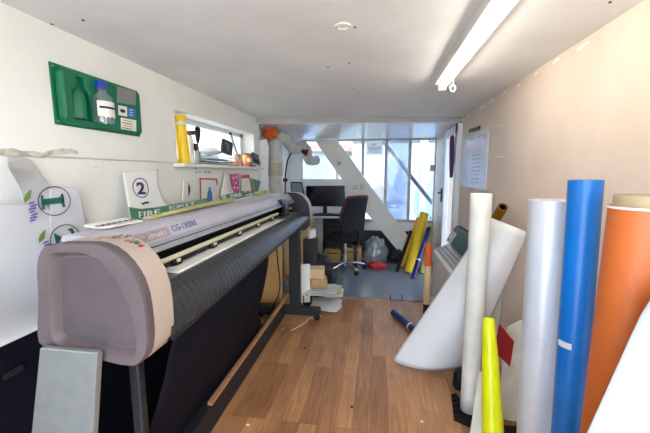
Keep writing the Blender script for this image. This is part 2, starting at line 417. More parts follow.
# diagonal boarded stair soffit in front of the back windows
YD = 5.28
bm = B(); prism(bm, [pY(x, y, YD) for x, y in ((314, 139.5), (336.5, 139.5), (372.5, 189), (420, 252), (402, 256), (370, 217), (346, 185.5))], (0, .08, 0))
dg = struct('trim_3', bm, 'wall_low', bevel=.004)
bm = B(); o = pY(339, 163, YD - .002); decal(bm, o, (1, 0, 0), (0, 0, 1), ell(0, 0, .035, .035), .0); put('stain', bm, 'plaster', dg)
bm = B()
for x, y, w, h in ((356, 187, .05, .05), (362, 185, .06, .035), (361.5, 188, .05, .03), (354, 188.5, .03, .02)):
    hoop(bm, pY(x, y, YD - .001), (1, 0, 0), (0, 0, 1), 0, 0, w / 2, h / 2, .008)
put('pencil_mark', bm, 'ink_grey', dg)
# right wall with door opening into the yard
D0, D1, DZ = 3.95, 4.52, 1.84
bm = B()
box(bm, (XR, -.6, -.02), (1.05, D0, 2.05)); box(bm, (XR, D0, DZ), (1.05, D1, 2.05)); box(bm, (XR, D1, -.02), (1.05, YB + .15, 2.05))
wr = struct('wall_right', bm, 'wall_peach')
bm = B(); g = [(462.5, 118.5), (500, 95), (530, 76), (560, 57)]
for i in range(9):
    y = 1.7 + random.random() * 2.3; z = 1.958 + random.random() * .02; l = .04 + random.random() * .1; y = 1.7 + .24 * i; decal(bm, (XR, y + l, z), (0, -1, 0), (0, 0, 1), [(0, .004), (l * .4, 0), (l, .006), (l * .9, .016), (l * .5, .02), (l * .1, .012)])
put('flaking_edge', bm, 'paint_white', wr)
bm = B()
for x, y, l in ((497, 126, .07), (499, 157, .10), (511, 176, .02)):
    p = pX(x, y, XR); box(bm, p - V((.002, l, .0035)), p + V((.001, l, .0035)))
put('filler_mark', bm, 'paint_white', wr)
bm = B()
box(bm, (.87, D0 - .09, 0), (XR + .02, D0 + .01, 1.93)); box(bm, (.87, D0 - .09, DZ - .01), (XR + .02, D1 + .05, 1.93)); box(bm, (.88, D1 - .01, 0), (XR + .02, D1 + .06, DZ))
dr = struct('door_1', bm, 'frame_white', bevel=.004)
bm = B(); box(bm, (.885, D1 + .06, .02), (.925, 5.2, 1.86)); lf = put('door_leaf', bm, 'cream', dr, bevel=.004)
bm = B(); p = pX(441.8, 195, .885); box(bm, p - V((.012, .03, .09)), p + V((0, .03, .09))); tube(bm, [p + V((-.01, 0, .03)), p + V((-.05, 0, .03)), p + V((-.055, -.09, .03))], .011, n=4); put('door_handle', bm, 'charcoal', lf)
bm = B(); obox(bm, (1.14, 4.06, .95), (.21, .06, 0), (-.005, .018, 0), (0, 0, .92)); put('outer_door_leaf', bm, 'van', dr)
# ================================================================== YARD OUTSIDE
bm = B(); box(bm, (-30, -30, -.35), (30, 30, -.3)); struct('ground', bm, 'outside_ground')
bm = B(); box(bm, (-12, -14, -.31), (12, -.7, -.02)); struct('bounce_paving', bm, mat('bounce_concrete', (228, 224, 216), .9))  # unseen pale slab behind the camera, added to bounce skylight onto the ceiling
t = thing('building', 'pale building with a pink eave across the yard, behind the windows', 'building', (-3, 13, -.3))
bm = B(); box(bm, (-9, 13, -.3), (-1.2, 17, 2.4)); put('wall', bm, 'outside_wall', t)
bm = B(); box(bm, (-9.2, 12.6, 2.2), (-1.0, 17.2, 2.42)); put('eave', bm, 'roof_pink', t)
for x in (-5.6, -3.2):
    bm = B(); box(bm, (x, 12.95, .9), (x + 1.3, 13.1, 1.75)); put('window', bm, 'van_glass', t)
t = thing('garden_wall', 'long pale lilac wall across the yard behind the parked van', 'wall', (3, 14, -.3))
bm = B(); box(bm, (-1.0, 14, -.3), (9, 14.3, 2.6)); put('masonry', bm, 'outside_wall', t)
bm = B(); box(bm, (-1.0, 13.95, 2.6), (9, 14.35, 2.68)); put('coping', bm, 'outside_dark', t)
t = thing('parked_van', 'pale blue van parked outside, seen through the right-hand back window', 'van', (2.1, 10.5, -.3))
bm = B(); prism(bm, [(1.3, 9.7, -.05), (3.9, 9.7, -.05), (3.9, 9.7, 1.6), (2.0, 9.7, 1.62), (1.6, 9.7, .95), (1.3, 9.7, .85)], (0, 1.7, 0)); put('body', bm, 'van', t, bevel=.05)
bm = B(); prism(bm, [(2.05, 9.69, .98), (3.0, 9.69, .98), (3.0, 9.69, 1.48), (2.2, 9.69, 1.48)], (0, .02, 0)); put('side_window', bm, 'van_glass', t)
for x in (1.85, 3.4):
    bm = B(); cyl(bm, (x, 9.66, .02), (x, 9.9, .02), .32, seg=24); put('wheel', bm, 'outside_dark', t, smooth=40)
for i, (x, y, z, s, lb) in enumerate(((.28, 6.9, -.32, .5, 'lower white wrapped bale outside behind the frosted pane'), (.32, 6.95, .76, .46, 'upper white wrapped bale stacked outside behind the frosted pane'))):
    bm = B(); bmesh.ops.create_cube(bm, size=1); bmesh.ops.subdivide_edges(bm, edges=bm.edges, cuts=5, use_grid_fill=True)
    for v in bm.verts:
        n_ = V(v.co); k = 1 - .22 * (n_.length - .5); v.co = V((x + n_.x * s * 1.2 * k, y + n_.y * s * k, z + .5 + n_.z * 1.02)) + noise.noise_vector(n_ * 4) * .03
    single('wrapped_bale', bm, 'bulk', lb, 'bale', smooth='all')
bm = B(); box(bm, (.86, 6.8, -.3), (1.0, 6.94, 2.6)); single('yard_post', bm, 'outside_wall', 'pale upright post outside the right-hand back window', 'post')
bm = B(); a, b = pY(382, 140, 5.85), pY(428, 198, 5.85); d = (b - a); b = a + d * ((a.z + .29) / -d.z); d = b - a; obox(bm, (a + b) / 2, d * .5, (0, .02, 0), V((d.z, 0, -d.x)).normalized() * .03); single('diagonal_strut', bm, 'outside_dark', 'dark diagonal strut crossing outside the right-hand panes', 'strut')
# sign stuck to the glass, read from outside (mirror-written here)
t = thing('window_notice', 'white notice with mirrored black writing stuck to the back window glass', 'notice', pY(375, 148, YB + .02))
bm = B(); prism(bm, [pY(x, y, YB + .028) for x, y in ((366.5, 155), (383, 155), (383, 143), (366.5, 143))], (0, .002, 0)); put('paper', bm, 'thin_paper', t)
text('lettering', 'THE', 'ink', t, pY(371.5, 146, YB + .026), (1, 0, 0), (0, 0, 1), width=.08, height=.035, mirror=True)
text('lettering', 'PLEASE', 'ink', t, pY(368.5, 150.5, YB + .026), (1, 0, 0), (0, 0, 1), width=.185, height=.058, mirror=True)
text('lettering', 'CLOSE DOOR', 'ink', t, pY(369, 153, YB + .026), (1, 0, 0), (0, 0, 1), width=.18, height=.025, mirror=True)
bm = B(); prism(bm, [pY(x, y, YB + .05) for x, y in ((371, 193), (378, 182), (384, 189), (384, 205), (371, 205))], (0, .003, 0)); single('leaning_card', bm, 'silver_film', 'pale grey card leaning in the window beside the diagonal board', 'card')
# ================================================================== CEILING LIGHT
LX = .41
t = thing('fluorescent_light', 'long white fluorescent batten with glowing tube on the ceiling', 'light', (LX, 1.7, 2.0))
bm = B(); box(bm, (LX - .048, .55, 1.962), (LX + .048, 2.33, 2.002)); put('batten', bm, 'cream', t, bevel=.004)
bm = B(); cyl(bm, (LX, .6, 1.943), (LX, 2.30, 1.943), .017, seg=20); put('tube', bm, 'tube', t, smooth=50)
for y in (.56, 2.285):
    bm = B(); box(bm, (LX - .022, y, 1.922), (LX + .022, y + .035, 1.966)); put('lamp_holder', bm, 'paint_white', t, bevel=.004)
bm = B(); cyl(bm, (LX + .045, 2.2, 1.93), (LX + .045, 2.2, 1.967), .002, seg=6)
rr = [V((LX + .045 + .015 * math.cos(a * PI / 8), 2.2, 1.91 + .019 * math.sin(a * PI / 8))) for a in range(17)]; tube(bm, rr, .005, 8, smooth=False); put('pull_ring', bm, 'cream', t, smooth='all')
bm = B(); p = pZ(343, 26, 2.0); lathe(bm, p, (0, 0, -1), [(.035, 0), (.034, .004), (.022, .006), (.02, .002)], 20); single('ceiling_disc', bm, 'paint_white', 'small round white fitting on the ceiling left of the light', 'fitting', smooth=40)
bm = B()
for q in ((52, 24), (83, 20), (328, 67), (349, 63), (353, 88), (355, 27), (610, 2)):
    p = pZ(*q, 2.0); lathe(bm, p + V((0, 0, .0005)), (0, 0, -1), [(.006, 0), (.005, .003)], 8)
cl = put('screw_head', bm, 'charcoal', bpy.data.objects['ceiling'])
# ================================================================== LEFT WALL: eyewash station
RY, UZ = V((0, 1, 0)), V((0, 0, 1))
ES = V((XL, 1.228, 1.60))
t = thing('eyewash_station', 'green moulded eyewash station board with mirror and stickers on left wall', 'first aid board', ES)
W_, H_ = .505, .25
bm = B(); box(bm, ES + V((0, 0, 0)), ES + V((.006, W_, H_))); put('back_board', bm, 'green', t, bevel=.002)
TX = XL + .024
def ep(x, y, dx=0.0): p = pX(x, y, TX + dx); return (p.y - ES.y, p.z - ES.z)
def eq(px): return [ep(*q) for q in px]
def bottle_loop(cx, y0, s):
    h = [(0, .052), (.10, .052), (.125, .046), (.145, .026), (.155, .022), (.19, .022)]
    pr = [(cx + r * s, y0 + z * s) for z, r in h]; pl = [(cx - r * s, y0 + z * s) for z, r in reversed(h)]; return pr + pl
c1, c2_ = ep(81.5, 100)[0], ep(99.5, 105)[0]
b1 = bottle_loop(c1, .03, 1.0); b2 = bottle_loop(c2_, .028, 1.0)
curve2d('moulded_tray', [rrect(.025, .012, .49, .236, .02), b1, b2], .022, 'green', t, ES + V((.004, 0, 0)), RY, UZ, bevel=.003)
bm = B(); e0 = ep(54, 66); e1 = ep(68, 120); box(bm, ES + V((.006, e0[0] + .01, .026)), ES + V((.045, e1[0] - .012, .222))); put('side_ridge', bm, 'green', t, bevel=.014)
bm = B(); lathe(bm, ES + V((-.012, c1, .034)), (0, 0, 1), [(.02, 0), (.044, .006), (.046, .10), (.038, .13), (.021, .148), (.02, .18), (.01, .184)], 24); put('moulded_bottle_holder', bm, 'green', t, smooth=40)
EB = V((TX + .0045, ES.y, ES.z))
bm = B(); decal(bm, EB, RY, UZ, eq(((116, 102.5), (135, 105.5), (135, 91), (116, 86.5)))); put('mirror', bm, 'mirror_grey', t)
bm = B(); decal(bm, EB, RY, UZ, eq(((117.2, 115), (126.2, 116.8), (126, 107), (117, 105)))); s1 = put('eye_sticker', bm, 'sticker_white', t)
bm = B(); a_ = ep(121.5, 111); decal(bm, EB + V((.0015, 0, 0)), RY, UZ, ell(a_[0], a_[1], .018, .009)); put('eye_symbol', bm, 'ink', s1)
bm = B(); decal(bm, EB, RY, UZ, eq(((126.8, 117), (135, 118.7), (135, 109), (126.6, 107.2)))); s2 = put('blue_sticker', bm, 'sticker_blue', t)
for i in range(3):
    a_ = ep(128, 115 - 2.6 * i); bm = B(); decal(bm, EB + V((.0015, 0, 0)), RY, UZ, rect(a_[0], a_[1], a_[0] + .03, a_[1] + .003)); put('lettering', bm, 'sticker_white', s2)
bm = B(); decal(bm, EB, RY, UZ, eq(((120, 129), (135.3, 131.5), (135.2, 120.3), (119.6, 117.5)))); s3 = put('text_sticker', bm, 'sticker_white', t)
for i in range(4):
    a_ = ep(121.5 + (i % 2), 128 - 2.5 * i); bm = B(); decal(bm, EB + V((.0015, 0, 0)), RY, UZ, rect(a_[0], a_[1], a_[0] + .065, a_[1] + .0035)); put('lettering', bm, 'copper' if i % 2 else 'ink', s3)
for z in (.015, .235):
    for y in (.012, .493):
        bm = B(); lathe(bm, ES + V((.006, y, z)), (1, 0, 0), [(.005, 0), (.004, .003)], 10); put('screw', bm, 'chrome', t)
bt = thing('eyewash_bottle', 'clear eyewash bottle with blue cap held in the green board', 'bottle', ES + V((.04, c2_, .03)))
o = ES + V((.04, c2_, .03))
bm = B(); lathe(bm, o, (0, 0, 1), [(.03, 0), (.046, .004), (.047, .095), (.043, .12), (.022, .145), (.018, .15), (.018, .165)], 28); put('bottle_body', bm, 'bottle', bt, smooth=40)
bm = B(); lathe(bm, o + V((0, 0, .16)), (0, 0, 1), [(.024, 0), (.024, .034), (.021, .038)], 24); put('cap', bm, 'blue_cap', bt, smooth=40)
bm = B(); rows = [[o + V((.0478 * math.cos(a), .0478 * math.sin(a), z)) for a in [(-1.3 + 2.6 * i / 14) for i in range(15)]] for z in (.03, .1)]; grid(bm, rows); lb = put('paper_label', bm, 'sticker_white', bt, solid=.0006)
bm = B(); rows = [[o + V((.0488 * math.cos(a), .0488 * math.sin(a), z)) for a in [(-1.1 + 2.2 * i / 14) for i in range(15)]] for z in (.066, .076)]; grid(bm, rows); put('lettering', bm, 'ink', lb, solid=.0006)
# ================================================================== printed sheet with 1 and 2
t = thing('printed_sheet', 'large white printed sheet with circled 1 and 2 curling off wall left of plotter', 'sheet', pX(45, 230, -1.3))
xs = -1.30
def row(y, xl, xr, off, n=8):
    return [pX(xl + (xr - xl) * i / (n - 1), y, xs + (off(i / (n - 1)) if callable(off) else off)) for i in range(n)]
bm = B()
rows = [row(157, 9, 24, lambda u: .05 - .045 * u), row(161, 6, 32, lambda u: .12 - .11 * u), row(168, 8, 38, lambda u: .13 - .125 * u), row(178, 14, 44, lambda u: .06 - .058 * u), row(187.5, 20, 52, lambda u: .02 - .02 * u), row(196, 22, 52, lambda u: .004 - .006 * u), row(206, 22, 52, -.004)]
grid(bm, rows)
rows = [row(187.5, 50, 76, lambda u: .002 + .03 * u * u), row(193, 50, 80, lambda u: .002 + .02 * u * u), row(200, 50, 82, lambda u: .002 + .01 * u * u), row(207, 50, 83, .002), row(228, 50, 87, .0), row(250, 50, 94, 0.0)]
grid(bm, rows)
rows = [row(203.5, -40, 52, 0), row(228, -40, 52, 0), row(255, -40, 94, 0.0), row(285, -40, 94, .01), row(310, -40, 80, .05)]
rows.append([pZ(-70 + 130 * i / 7, 343 - .45 * (-70 + 130 * i / 7), .9) + V((.006, 0, .012)) for i in range(8)])
rows.append([p + V((.004, 0, -.02)) for p in rows[-1]])
grid(bm, rows); put('sheet', bm, 'sheet_white', t, smooth=60, sub=2, solid=.0015)
xd = xs + .006
def lp(x, y): return pX(x, y, xd)
bm = B(); c = lp(53, 201); hoop(bm, c, RY, UZ, 0, 0, .068, .058, .0035, .009); c2 = lp(65, 238); hoop(bm, c2, RY, UZ, 0, 0, .066, .056, .0035, .002); put('printed_circle', bm, 'ink', t)
bm = B()
for q in (rect(-.042, -.012, .042, .012), rect(-.05, -.03, -.04, .028), rect(.036, -.03, .046, .02), [(.02, .01), (.046, .02), (.04, .03), (.028, .014)]): decal(bm, c, V((0, 1, .02)), V((0, -.02, 1)), q, .003)
put('printed_number', bm, 'ink_teal', t)
text('printed_number', '2', 'ink_teal', t, c2 + V((.003, -.05, .03)), V((0, .12, -1)), V((0, 1, .12)), height=.09, width=.07, bold=.01)
for q in ((24.5, 200), (39, 240)):
    o = lp(*q); bm = B(); decal(bm, o, RY, UZ, [(-.01, -.01), (.012, .005), (.02, .04), (.0, .025), (-.012, .005)], .012); put('leaf_emblem', bm, 'leaf', t)
    bm = B()
    for k in range(7): decal(bm, o + V((0, .002 + .004 * math.sin(k * 2), -.018 - .011 * k)), RY, UZ, [(0, 0), (.02 + .006 * (k % 3), .004), (.026, .012), (.004, .008)], .012)
    put('emblem_lettering', bm, 'ink_purple', t)
# dark unit below it
t = thing('dark_cabinet', 'dark navy cabinet with a grey label tag under the white printed sheet', 'cabinet', (-1.22, .6, 0))
bm = B(); box(bm, (-1.34, -.2, 0), (-1.124, 1.75, .888)); put('body', bm, 'navy', t, bevel=.008)
bm = B(); p = pX(13, 372, -1.113); box(bm, p - V((0, .028, .01)), p + V((.004, .028, .01))); put('label_tag', bm, 'leg_grey', t)
# ================================================================== PLOTTER
Y0, Y1, YN, YF = .73, 3.0, .845, 2.86
t = thing('wide_format_plotter', 'wide grey vinyl cutting plotter on black stand along the left wall', 'plotter', (-.78, 1.9, 0))
prof_px = [(39, 347), (36.5, 334), (37.5, 300), (36, 268), (38, 253), (45, 246), (56, 243.5), (75, 243), (95, 243.5), (108, 248), (119, 256), (129, 267), (137, 280), (143, 298), (146, 318), (147.5, 340), (146, 354), (141, 363), (133, 367), (120, 365.5), (90, 358)]
PR = [pY(x, y, Y0) for x, y in prof_px]
cpr = sum(PR, V()) / len(PR)
def prof_at(y, s=1.0): return [V((cpr.x + (p.x - cpr.x) * s, y, cpr.z + (p.z - cpr.z) * s)) for p in PR]
bm = B(); prism(bm, prof_at(Y0 + .03), (0, YN - Y0 - .03, 0)); ec = put('end_cover', bm, 'beige', t, bevel=.012, smooth=50)
# side panel: rim, recess groove, inner floor
bm = B(); inner = [(50, 262), (52, 255), (60, 253.5), (84, 254.5), (100, 262), (108, 272), (118, 285), (127, 303), (133, 325), (136, 345), (133, 356), (122, 356), (90, 350), (60, 344.5), (53, 338), (51.5, 315)]
IN = [pY(x, y, Y0) for x, y in inner]
ci = sum(IN, V()) / len(IN)
def loop_resample(pts, c, n=64):
    out = []
    for i in range(n):
        a = 2 * PI * i / n; dx, dz = math.cos(a), math.sin(a); best = None
        for j in range(len(pts)):
            p, q = pts[j], pts[(j + 1) % len(pts)]; ex, ez = q.x - p.x, q.z - p.z; den = dx * ez - dz * ex
            if abs(den) < 1e-9: continue
            s = ((p.x - c.x) * ez - (p.z - c.z) * ex) / den; u = ((p.x - c.x) * dz - (p.z - c.z) * dx) / den
            if s > 0 and -1e-6 <= u <= 1 + 1e-6 and (best is None or s > best): best = s
        out.append(V((c.x + dx * best, 0, c.z + dz * best)))
    return out
OL, IL = loop_resample(PR, ci), loop_resample(IN, ci)
def lay(L, y, s=1.0): return [V((ci.x + (p.x - ci.x) * s, y, ci.z + (p.z - ci.z) * s)) for p in L]
def lerp(A, Bq, f): return [a * (1 - f) + b * f for a, b in zip(A, Bq)]
rings = [lay(OL, Y0 + .031), lay(OL, Y0 + .014), lay(OL, Y0 + .006), lay(OL, Y0, .985), lay(IL, Y0, 1.03), lay(IL, Y0 + .004), lay(IL, Y0 + .022, .93), lay(IL, Y0 + .022, .5)]
ring_loft(bm, rings, cap=False)
f = [v for v in bm.verts][-64:]; bm.faces.new(f)
sp_ = put('side_panel', bm, 'mauve', t, smooth=35)
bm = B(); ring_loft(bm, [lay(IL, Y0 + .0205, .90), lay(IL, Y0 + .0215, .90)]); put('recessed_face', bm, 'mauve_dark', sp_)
# torn sticker residue on the cover shoulder
bm = B()
cov = [p for p in PR]
def on_cover(u, y):     # u runs along the shoulder points
    i = int(u); f_ = u - i; a, b = PR[i], PR[min(i + 1, len(PR) - 1)]; p = a.lerp(b, f_); q = (b - a); nn = V((-q.z, 0, q.x)).normalized()
    if nn.z < 0: nn = -nn
    return V((p.x, y, p.z)) + nn * .0016
for k in range(26):
    u = 7.2 + random.random() * 2.1; y = .775 + random.random() * .06 + (u - 7.2) * .012; s = .004 + random.random() * .007
    pts = [on_cover(u + s * 14 * math.cos(a) * (.6 + .4 * random.random()), y + s * math.sin(a) * (.6 + .4 * random.random())) for a in [i * PI / 3.5 for i in range(7)]]
    bm.faces.new([bm.verts.new(p) for p in pts])
put('sticker_residue', bm, mat('residue', (128, 74, 78), .7, rgb2=(176, 140, 134), scale=60), t, solid=.0008)
for u, mm in ((9.2, 'green'), (9.6, 'red')):
    bm = B(); bm.faces.new([bm.verts.new(on_cover(a, b)) for a, b in ((u, .81), (u + .25, .812), (u + .27, .83), (u + .02, .828))]); put('sticker_scrap', bm, mm, t, solid=.0008)
# top cover
sec = [(-.925, 1.03), (-.925, 1.205), (-.915, 1.215), (-.775, 1.212), (-.758, 1.2045), (-.733, 1.168), (-.712, 1.1405), (-.716, 1.134), (-.76, 1.14), (-.87, 1.14), (-.87, 1.03)]
bm = B(); prism(bm, [(x, YN - .01, z) for x, z in sec], (0, YF - YN + .02, 0)); tc_ = put('top_cover', bm, 'lavender', t, bevel=.003)
bm = B(); obox(bm, (-.7225, (YN + YF) / 2, 1.1545), V((.0105, 0, -.0138)), (0, (YF - YN) / 2, 0), V((.0012, 0, .0009)) * 1.4); put('trim_band', bm, 'lav_band', tc_)
bm = B(); obox(bm, (-.722, (YN + YF) / 2, 1.1545), V((.001, 0, -.0013)), (0, (YF - YN) / 2, 0), V((.0012, 0, .0009)) * 2); put('groove', bm, 'charcoal', tc_)
LR = V((0, 1, 0)); LU = (V((-.758, 0, 1.2045)) - V((-.733, 0, 1.168))).normalized(); LN = LR.cross(LU)
lo = V((-.733, .928, 1.168)) + LU * .006
bm = B(); decal(bm, lo, LR, LU, rect(.0, 0, .165, .036), .0004); put('name_plate', bm, mat('plate', (168, 150, 158), .4), tc_)
text('lettering', 'Mimaki', 'sheet_white', tc_, lo + LR * .02 + LU * .008, LR, LU, width=.125, height=.021, shear=.3, lift=.0018, bold=.004)
text('lettering', 'CG-130SRII', 'ink_purple', tc_, lo + LR * .185 + LU * .009, LR, LU, width=.17, height=.026, shear=.25, lift=.001, bold=.012)
# slot interior
bm = B(); box(bm, (-.868, YN - .02, 1.0), (-.80, YF + .02, 1.138)); box(bm, (-.80, YN - .02, 1.0), (-.665, YF + .02, 1.044)); put('chassis', bm, 'black', t)
bm = B(); obox(bm, (-.7435, (YN + YF) / 2, 1.086), V((.006, 0, -.0055)), (0, (YF - YN) / 2, 0), V((.004, 0, .004))); put('carriage_rail', bm, 'rail_cream', t)
bm = B(); box(bm, (-.80, YN, 1.06), (-.741, YF, 1.08)); put('rail_support', bm, 'black', t)
for i in range(6):
    y = 1.12 + i * .29; bm = B(); box(bm, (-.775, y - .03, 1.052), (-.735, y + .03, 1.075)); cyl(bm, (-.737, y - .018, 1.058), (-.737, y + .018, 1.058), .008, seg=12)
    pr_ = put('pinch_roller', bm, 'black_gloss', t, bevel=.003); bm = B(); box(bm, (-.737, y - .009, 1.066), (-.729, y + .009, 1.077)); put('lever_tab', bm, 'rail_cream', pr_)
bm = B(); box(bm, (-.80, YN, 1.046), (-.655, YF, 1.0495)); put('platen', bm, 'alu', t)
ap = [(-.662, 1.051), (-.645, 1.045), (-.625, 1.030), (-.607, 1.005), (-.594, .972), (-.584, .935), (-.580, .905), (-.585, .878), (-.60, .872)]
sp2 = smooth_path([V((x, 0, z)) for x, z in ap], 4)
def tz(z, y): return 1.051 - (1.051 - z) * (.77 - .12 * (y - YN) / (YF - YN) - .3 * ((y - YN) / (YF - YN)) ** 2)
bm = B(); ring_loft(bm, [[V((p.x, y, tz(p.z, y))) for p in sp2] + [V((p.x - .006, y, tz(p.z, y) - .006)) for p in reversed(sp2)] for y in [YN - .01 + (YF - YN + .02) * i / 20 for i in range(21)]]); apo = put('front_apron', bm, 'apron', t, smooth=40)
bm = B(); tube(bm, [(-.586, YN, tz(.868, YN)), (-.586, YF, tz(.868, YF))], .006, 8, smooth=False); put('apron_lip', bm, 'leg_grey', apo)
bm = B(); box(bm, (-.90, YN, .90), (-.68, YF, .995)); put('underside_housing', bm, 'charcoal', t, bevel=.01)
# near slot mechanism
bm = B(); prism(bm, [(-.79, .9, 1.05), (-.70, .9, 1.05), (-.705, .9, 1.085), (-.74, .9, 1.105), (-.79, .9, 1.11)], (0, .07, 0)); put('roller_clamp', bm, 'charcoal', t, bevel=.006)
# far end cover
bm = B(); prism(bm, prof_at(YF + .02), (0, Y1 - YF - .02, 0)); fe = put('end_cover', bm, 'beige', t, bevel=.012, smooth=50)
bm = B(); prism(bm, prof_at(YF - .005, 1.02), (0, .024, 0)); put('inner_cheek', bm, 'charcoal', fe, bevel=.003)
# carriage with arch
bm = B(); yc = 2.45
prism(bm, [(-.80, yc, 1.06), (-.69, yc, 1.06), (-.683, yc, 1.12), (-.69, yc, 1.165), (-.71, yc, 1.185), (-.75, yc, 1.19), (-.75, yc, 1.17), (-.715, yc, 1.16), (-.705, yc, 1.12), (-.71, yc, 1.085), (-.80, yc, 1.085)], (0, .11, 0)); put('cutting_carriage', bm, 'black_gloss', t, bevel=.006)
bm = B(); box(bm, (-.9, 2.66, 1.2), (-.79, 2.80, 1.219)); put('control_panel', bm, 'sheet_white', t, bevel=.003)
# stand
def leg(y, x0, x1, dp=.07):
    bm = B(); box(bm, (x0, y, .10), (x1, y + dp, .92)); put('leg', bm, 'leg_grey', t, bevel=.006)
    bm = B(); box(bm, (-1.12, y - .005, .055), (-.50, y + .075, .125)); ft = put('foot', bm, 'leg_grey', t, bevel=.008)
    for x in (-.53, -1.09):
        bm = B(); cyl(bm, (x, y + .02, .03), (x, y + .05, .03), .03, seg=16); put('caster', bm, 'black', ft, smooth=40)
leg(.845, -.745, -.71, .03); leg(2.92, -.79, -.69)
bm = B(); box(bm, (-.90, .87, .03), (-.84, 2.92, .165)); put('crossbar', bm, 'leg_grey', t, bevel=.004)
bm = B(); rows = []
for i in range(13):
    y = .88 + (2.70 - .88) * i / 12; sag = .03 * math.sin(i * 1.7)
    f_ = i / 12; y0 = .87 + .95 * f_; rows.append([V((-.606, y0, tz(.868, y0) + .004)), V((-.66, .905 + .98 * f_, .74)), V((-.74 + sag * .3, .93 + 1.05 * f_, .56)), V((-.83, .95 + 1.21 * f_, .36 + sag)), V((-.905, .95 + 1.53 * f_, .19)), V((-.906, .95 + 1.53 * f_, .04))])
grid(bm, rows); put('media_basket_cloth', bm, 'navy', t, smooth='all', solid=.004, sub=1)
# cable beside far leg
bm = B(); tube(bm, [(-.92, 2.95, .8), (-.88, 2.86, .6), (-.86, 2.85, .35), (-.92, 2.87, .18), (-1.0, 2.8, .1), (-1.06, 2.72, .2)], .006); put('power_cable', bm, 'black', t, smooth='all')
# loose things on / in the plotter
bm = B(); rows = []
for i in range(15):
    y = 1.02 + (2.38 - 1.02) * i / 14; k = .0 if i else .012
    rows.append([V((-.765, y + k, 1.0545)), V((-.735, y + k * .5, 1.0535)), V((-.69, y, 1.053)), V((-.671, y, 1.0528))])
grid(bm, rows); single('vinyl_sheet', bm, 'vinyl_white', 'long white vinyl sheet fed through the slot of the plotter', 'vinyl', solid=.001, smooth='all')
bm = B(); box(bm, (-.865, 1.5, .166), (-.838, 3.1, .186)); single('wood_batten', bm, 'wood_strip', 'thin tan wooden batten lying along the plotter stand crossbar', 'batten', bevel=.002)
bm = B(); pts = [pY(x, y, .70) for x, y in ((40, 348), (97.5, 353), (93, 433), (31.5, 433))]; b0, b1 = pts[3] + (pts[3] - pts[0]) * 0, pts[2]
k0 = (pts[3] - pts[0]); k1 = (pts[2] - pts[1]); e0 = pts[0] + k0 * (pts[0].z / -k0.z); e1 = pts[1] + k1 * (pts[1].z / -k1.z)
prism(bm, [pts[0], pts[1], e1, e0], (0, .018, 0)); single('metal_sheet', bm, 'alu', 'silver grey metal panel standing against the near end of plotter', 'panel', bevel=.003)
# paper strip with lettering behind end cover
t = thing('paper_strip', 'white paper strip with black lettering lying on the near plotter top', 'paper strip', (-.9, .98, 1.216))
bm = B(); grid(bm, [[V((-.86, .93 + .04 * i, 1.2185 + .002 * math.sin(i * 1.3))) for i in range(6)], [V((-.925, .93 + .04 * i, 1.222 + .002 * math.sin(i * 1.3))) for i in range(6)], [V((-.95, .93 + .04 * i, 1.230)) for i in range(6)]]); put('strip', bm, 'paper', t, solid=.001, smooth='all', sub=1)
bm = B()
for k in range(14): decal(bm, V((-.895 + .004 * (k % 2), .94 + .013 * k, 1.224)), RY, V((-1, 0, .05)), [(0, 0), (.008, 0), (.011, .012), (.005, .016), (.001, .01)], .001)
put('lettering', bm, 'ink', t)
# ================================================================== SIGN SHEETS ON THE PLOTTER
def p_(x, y, v): return pX(x, y, v)
def polyl(pts, u):
    f_ = u * (len(pts) - 1); i = min(int(f_), len(pts) - 2); return pts[i].lerp(pts[i + 1], f_ - i)
def surf(rows): return lambda u, v: polyl([polyl(r, u) for r in rows], v)
def text_on(name, st, m, parent, fn, u0, u1, v0, v1, lift=.003, bold=.02):
    """lettering that follows a curved sheet; v runs downwards"""
    cu = bpy.data.curves.new('t', 'FONT'); cu.body = st; cu.size = 1; cu.resolution_u = 3; cu.offset = bold
    bm = from_curve(None, cu, 0, m, parent, (0, 0, 0), (1, 0, 0), (0, 1, 0))
    xs_ = [v.co.x for v in bm.verts]; ys_ = [v.co.y for v in bm.verts]; x0, x1, y0, y1 = min(xs_), max(xs_), min(ys_), max(ys_)
    def place(p): return map_on(fn, u0 + (u1 - u0) * (p.x - x0) / (x1 - x0), v1 + (v0 - v1) * (p.y - y0) / (y1 - y0), lift)
    for v in bm.verts: v.co = place(v.co)
    return put(name, bm, m, parent, solid=.0005)
def map_on(fn, u, v, lift):
    e = .01; p = fn(u, v); nn = (fn(min(u + e, 1), v) - fn(max(u - e, 0), v)).cross(fn(u, max(v - e, 0)) - fn(u, min(v + e, 1))).normalized()
    return p + nn * lift
def fine(rows, nu, nv):
    fn = surf(rows); return [[fn(i / nu, j / nv) for i in range(nu + 1)] for j in range(nv + 1)]
t = thing('sign_sheet', 'white sign sheet with navy circled 2 propped behind the plotter', 'sign', (-1.25, 1.62, 1.2))
SS = [[p_(122, 171, -1.325), p_(134, 170.2, -1.325), p_(147, 169.6, -1.325), p_(158, 169, -1.325)], [p_(124.7, 187, -1.30), p_(136.5, 187, -1.30), p_(147.5, 187, -1.30), p_(159, 186, -1.30)], [p_(127.5, 203, -1.27), p_(139, 203, -1.27), p_(150, 203, -1.27), p_(164, 200, -1.27)], [p_(131, 224, -1.23), p_(142, 224, -1.23), p_(153, 222, -1.23), p_(180, 214, -1.23)]]
bm = B(); grid(bm, fine(SS, 12, 18)); put('sheet', bm, 'vinyl_white', t, solid=.0012, smooth='all')
fs = surf(SS)
bm = B(); uc, vc, N = .44, .36, 36
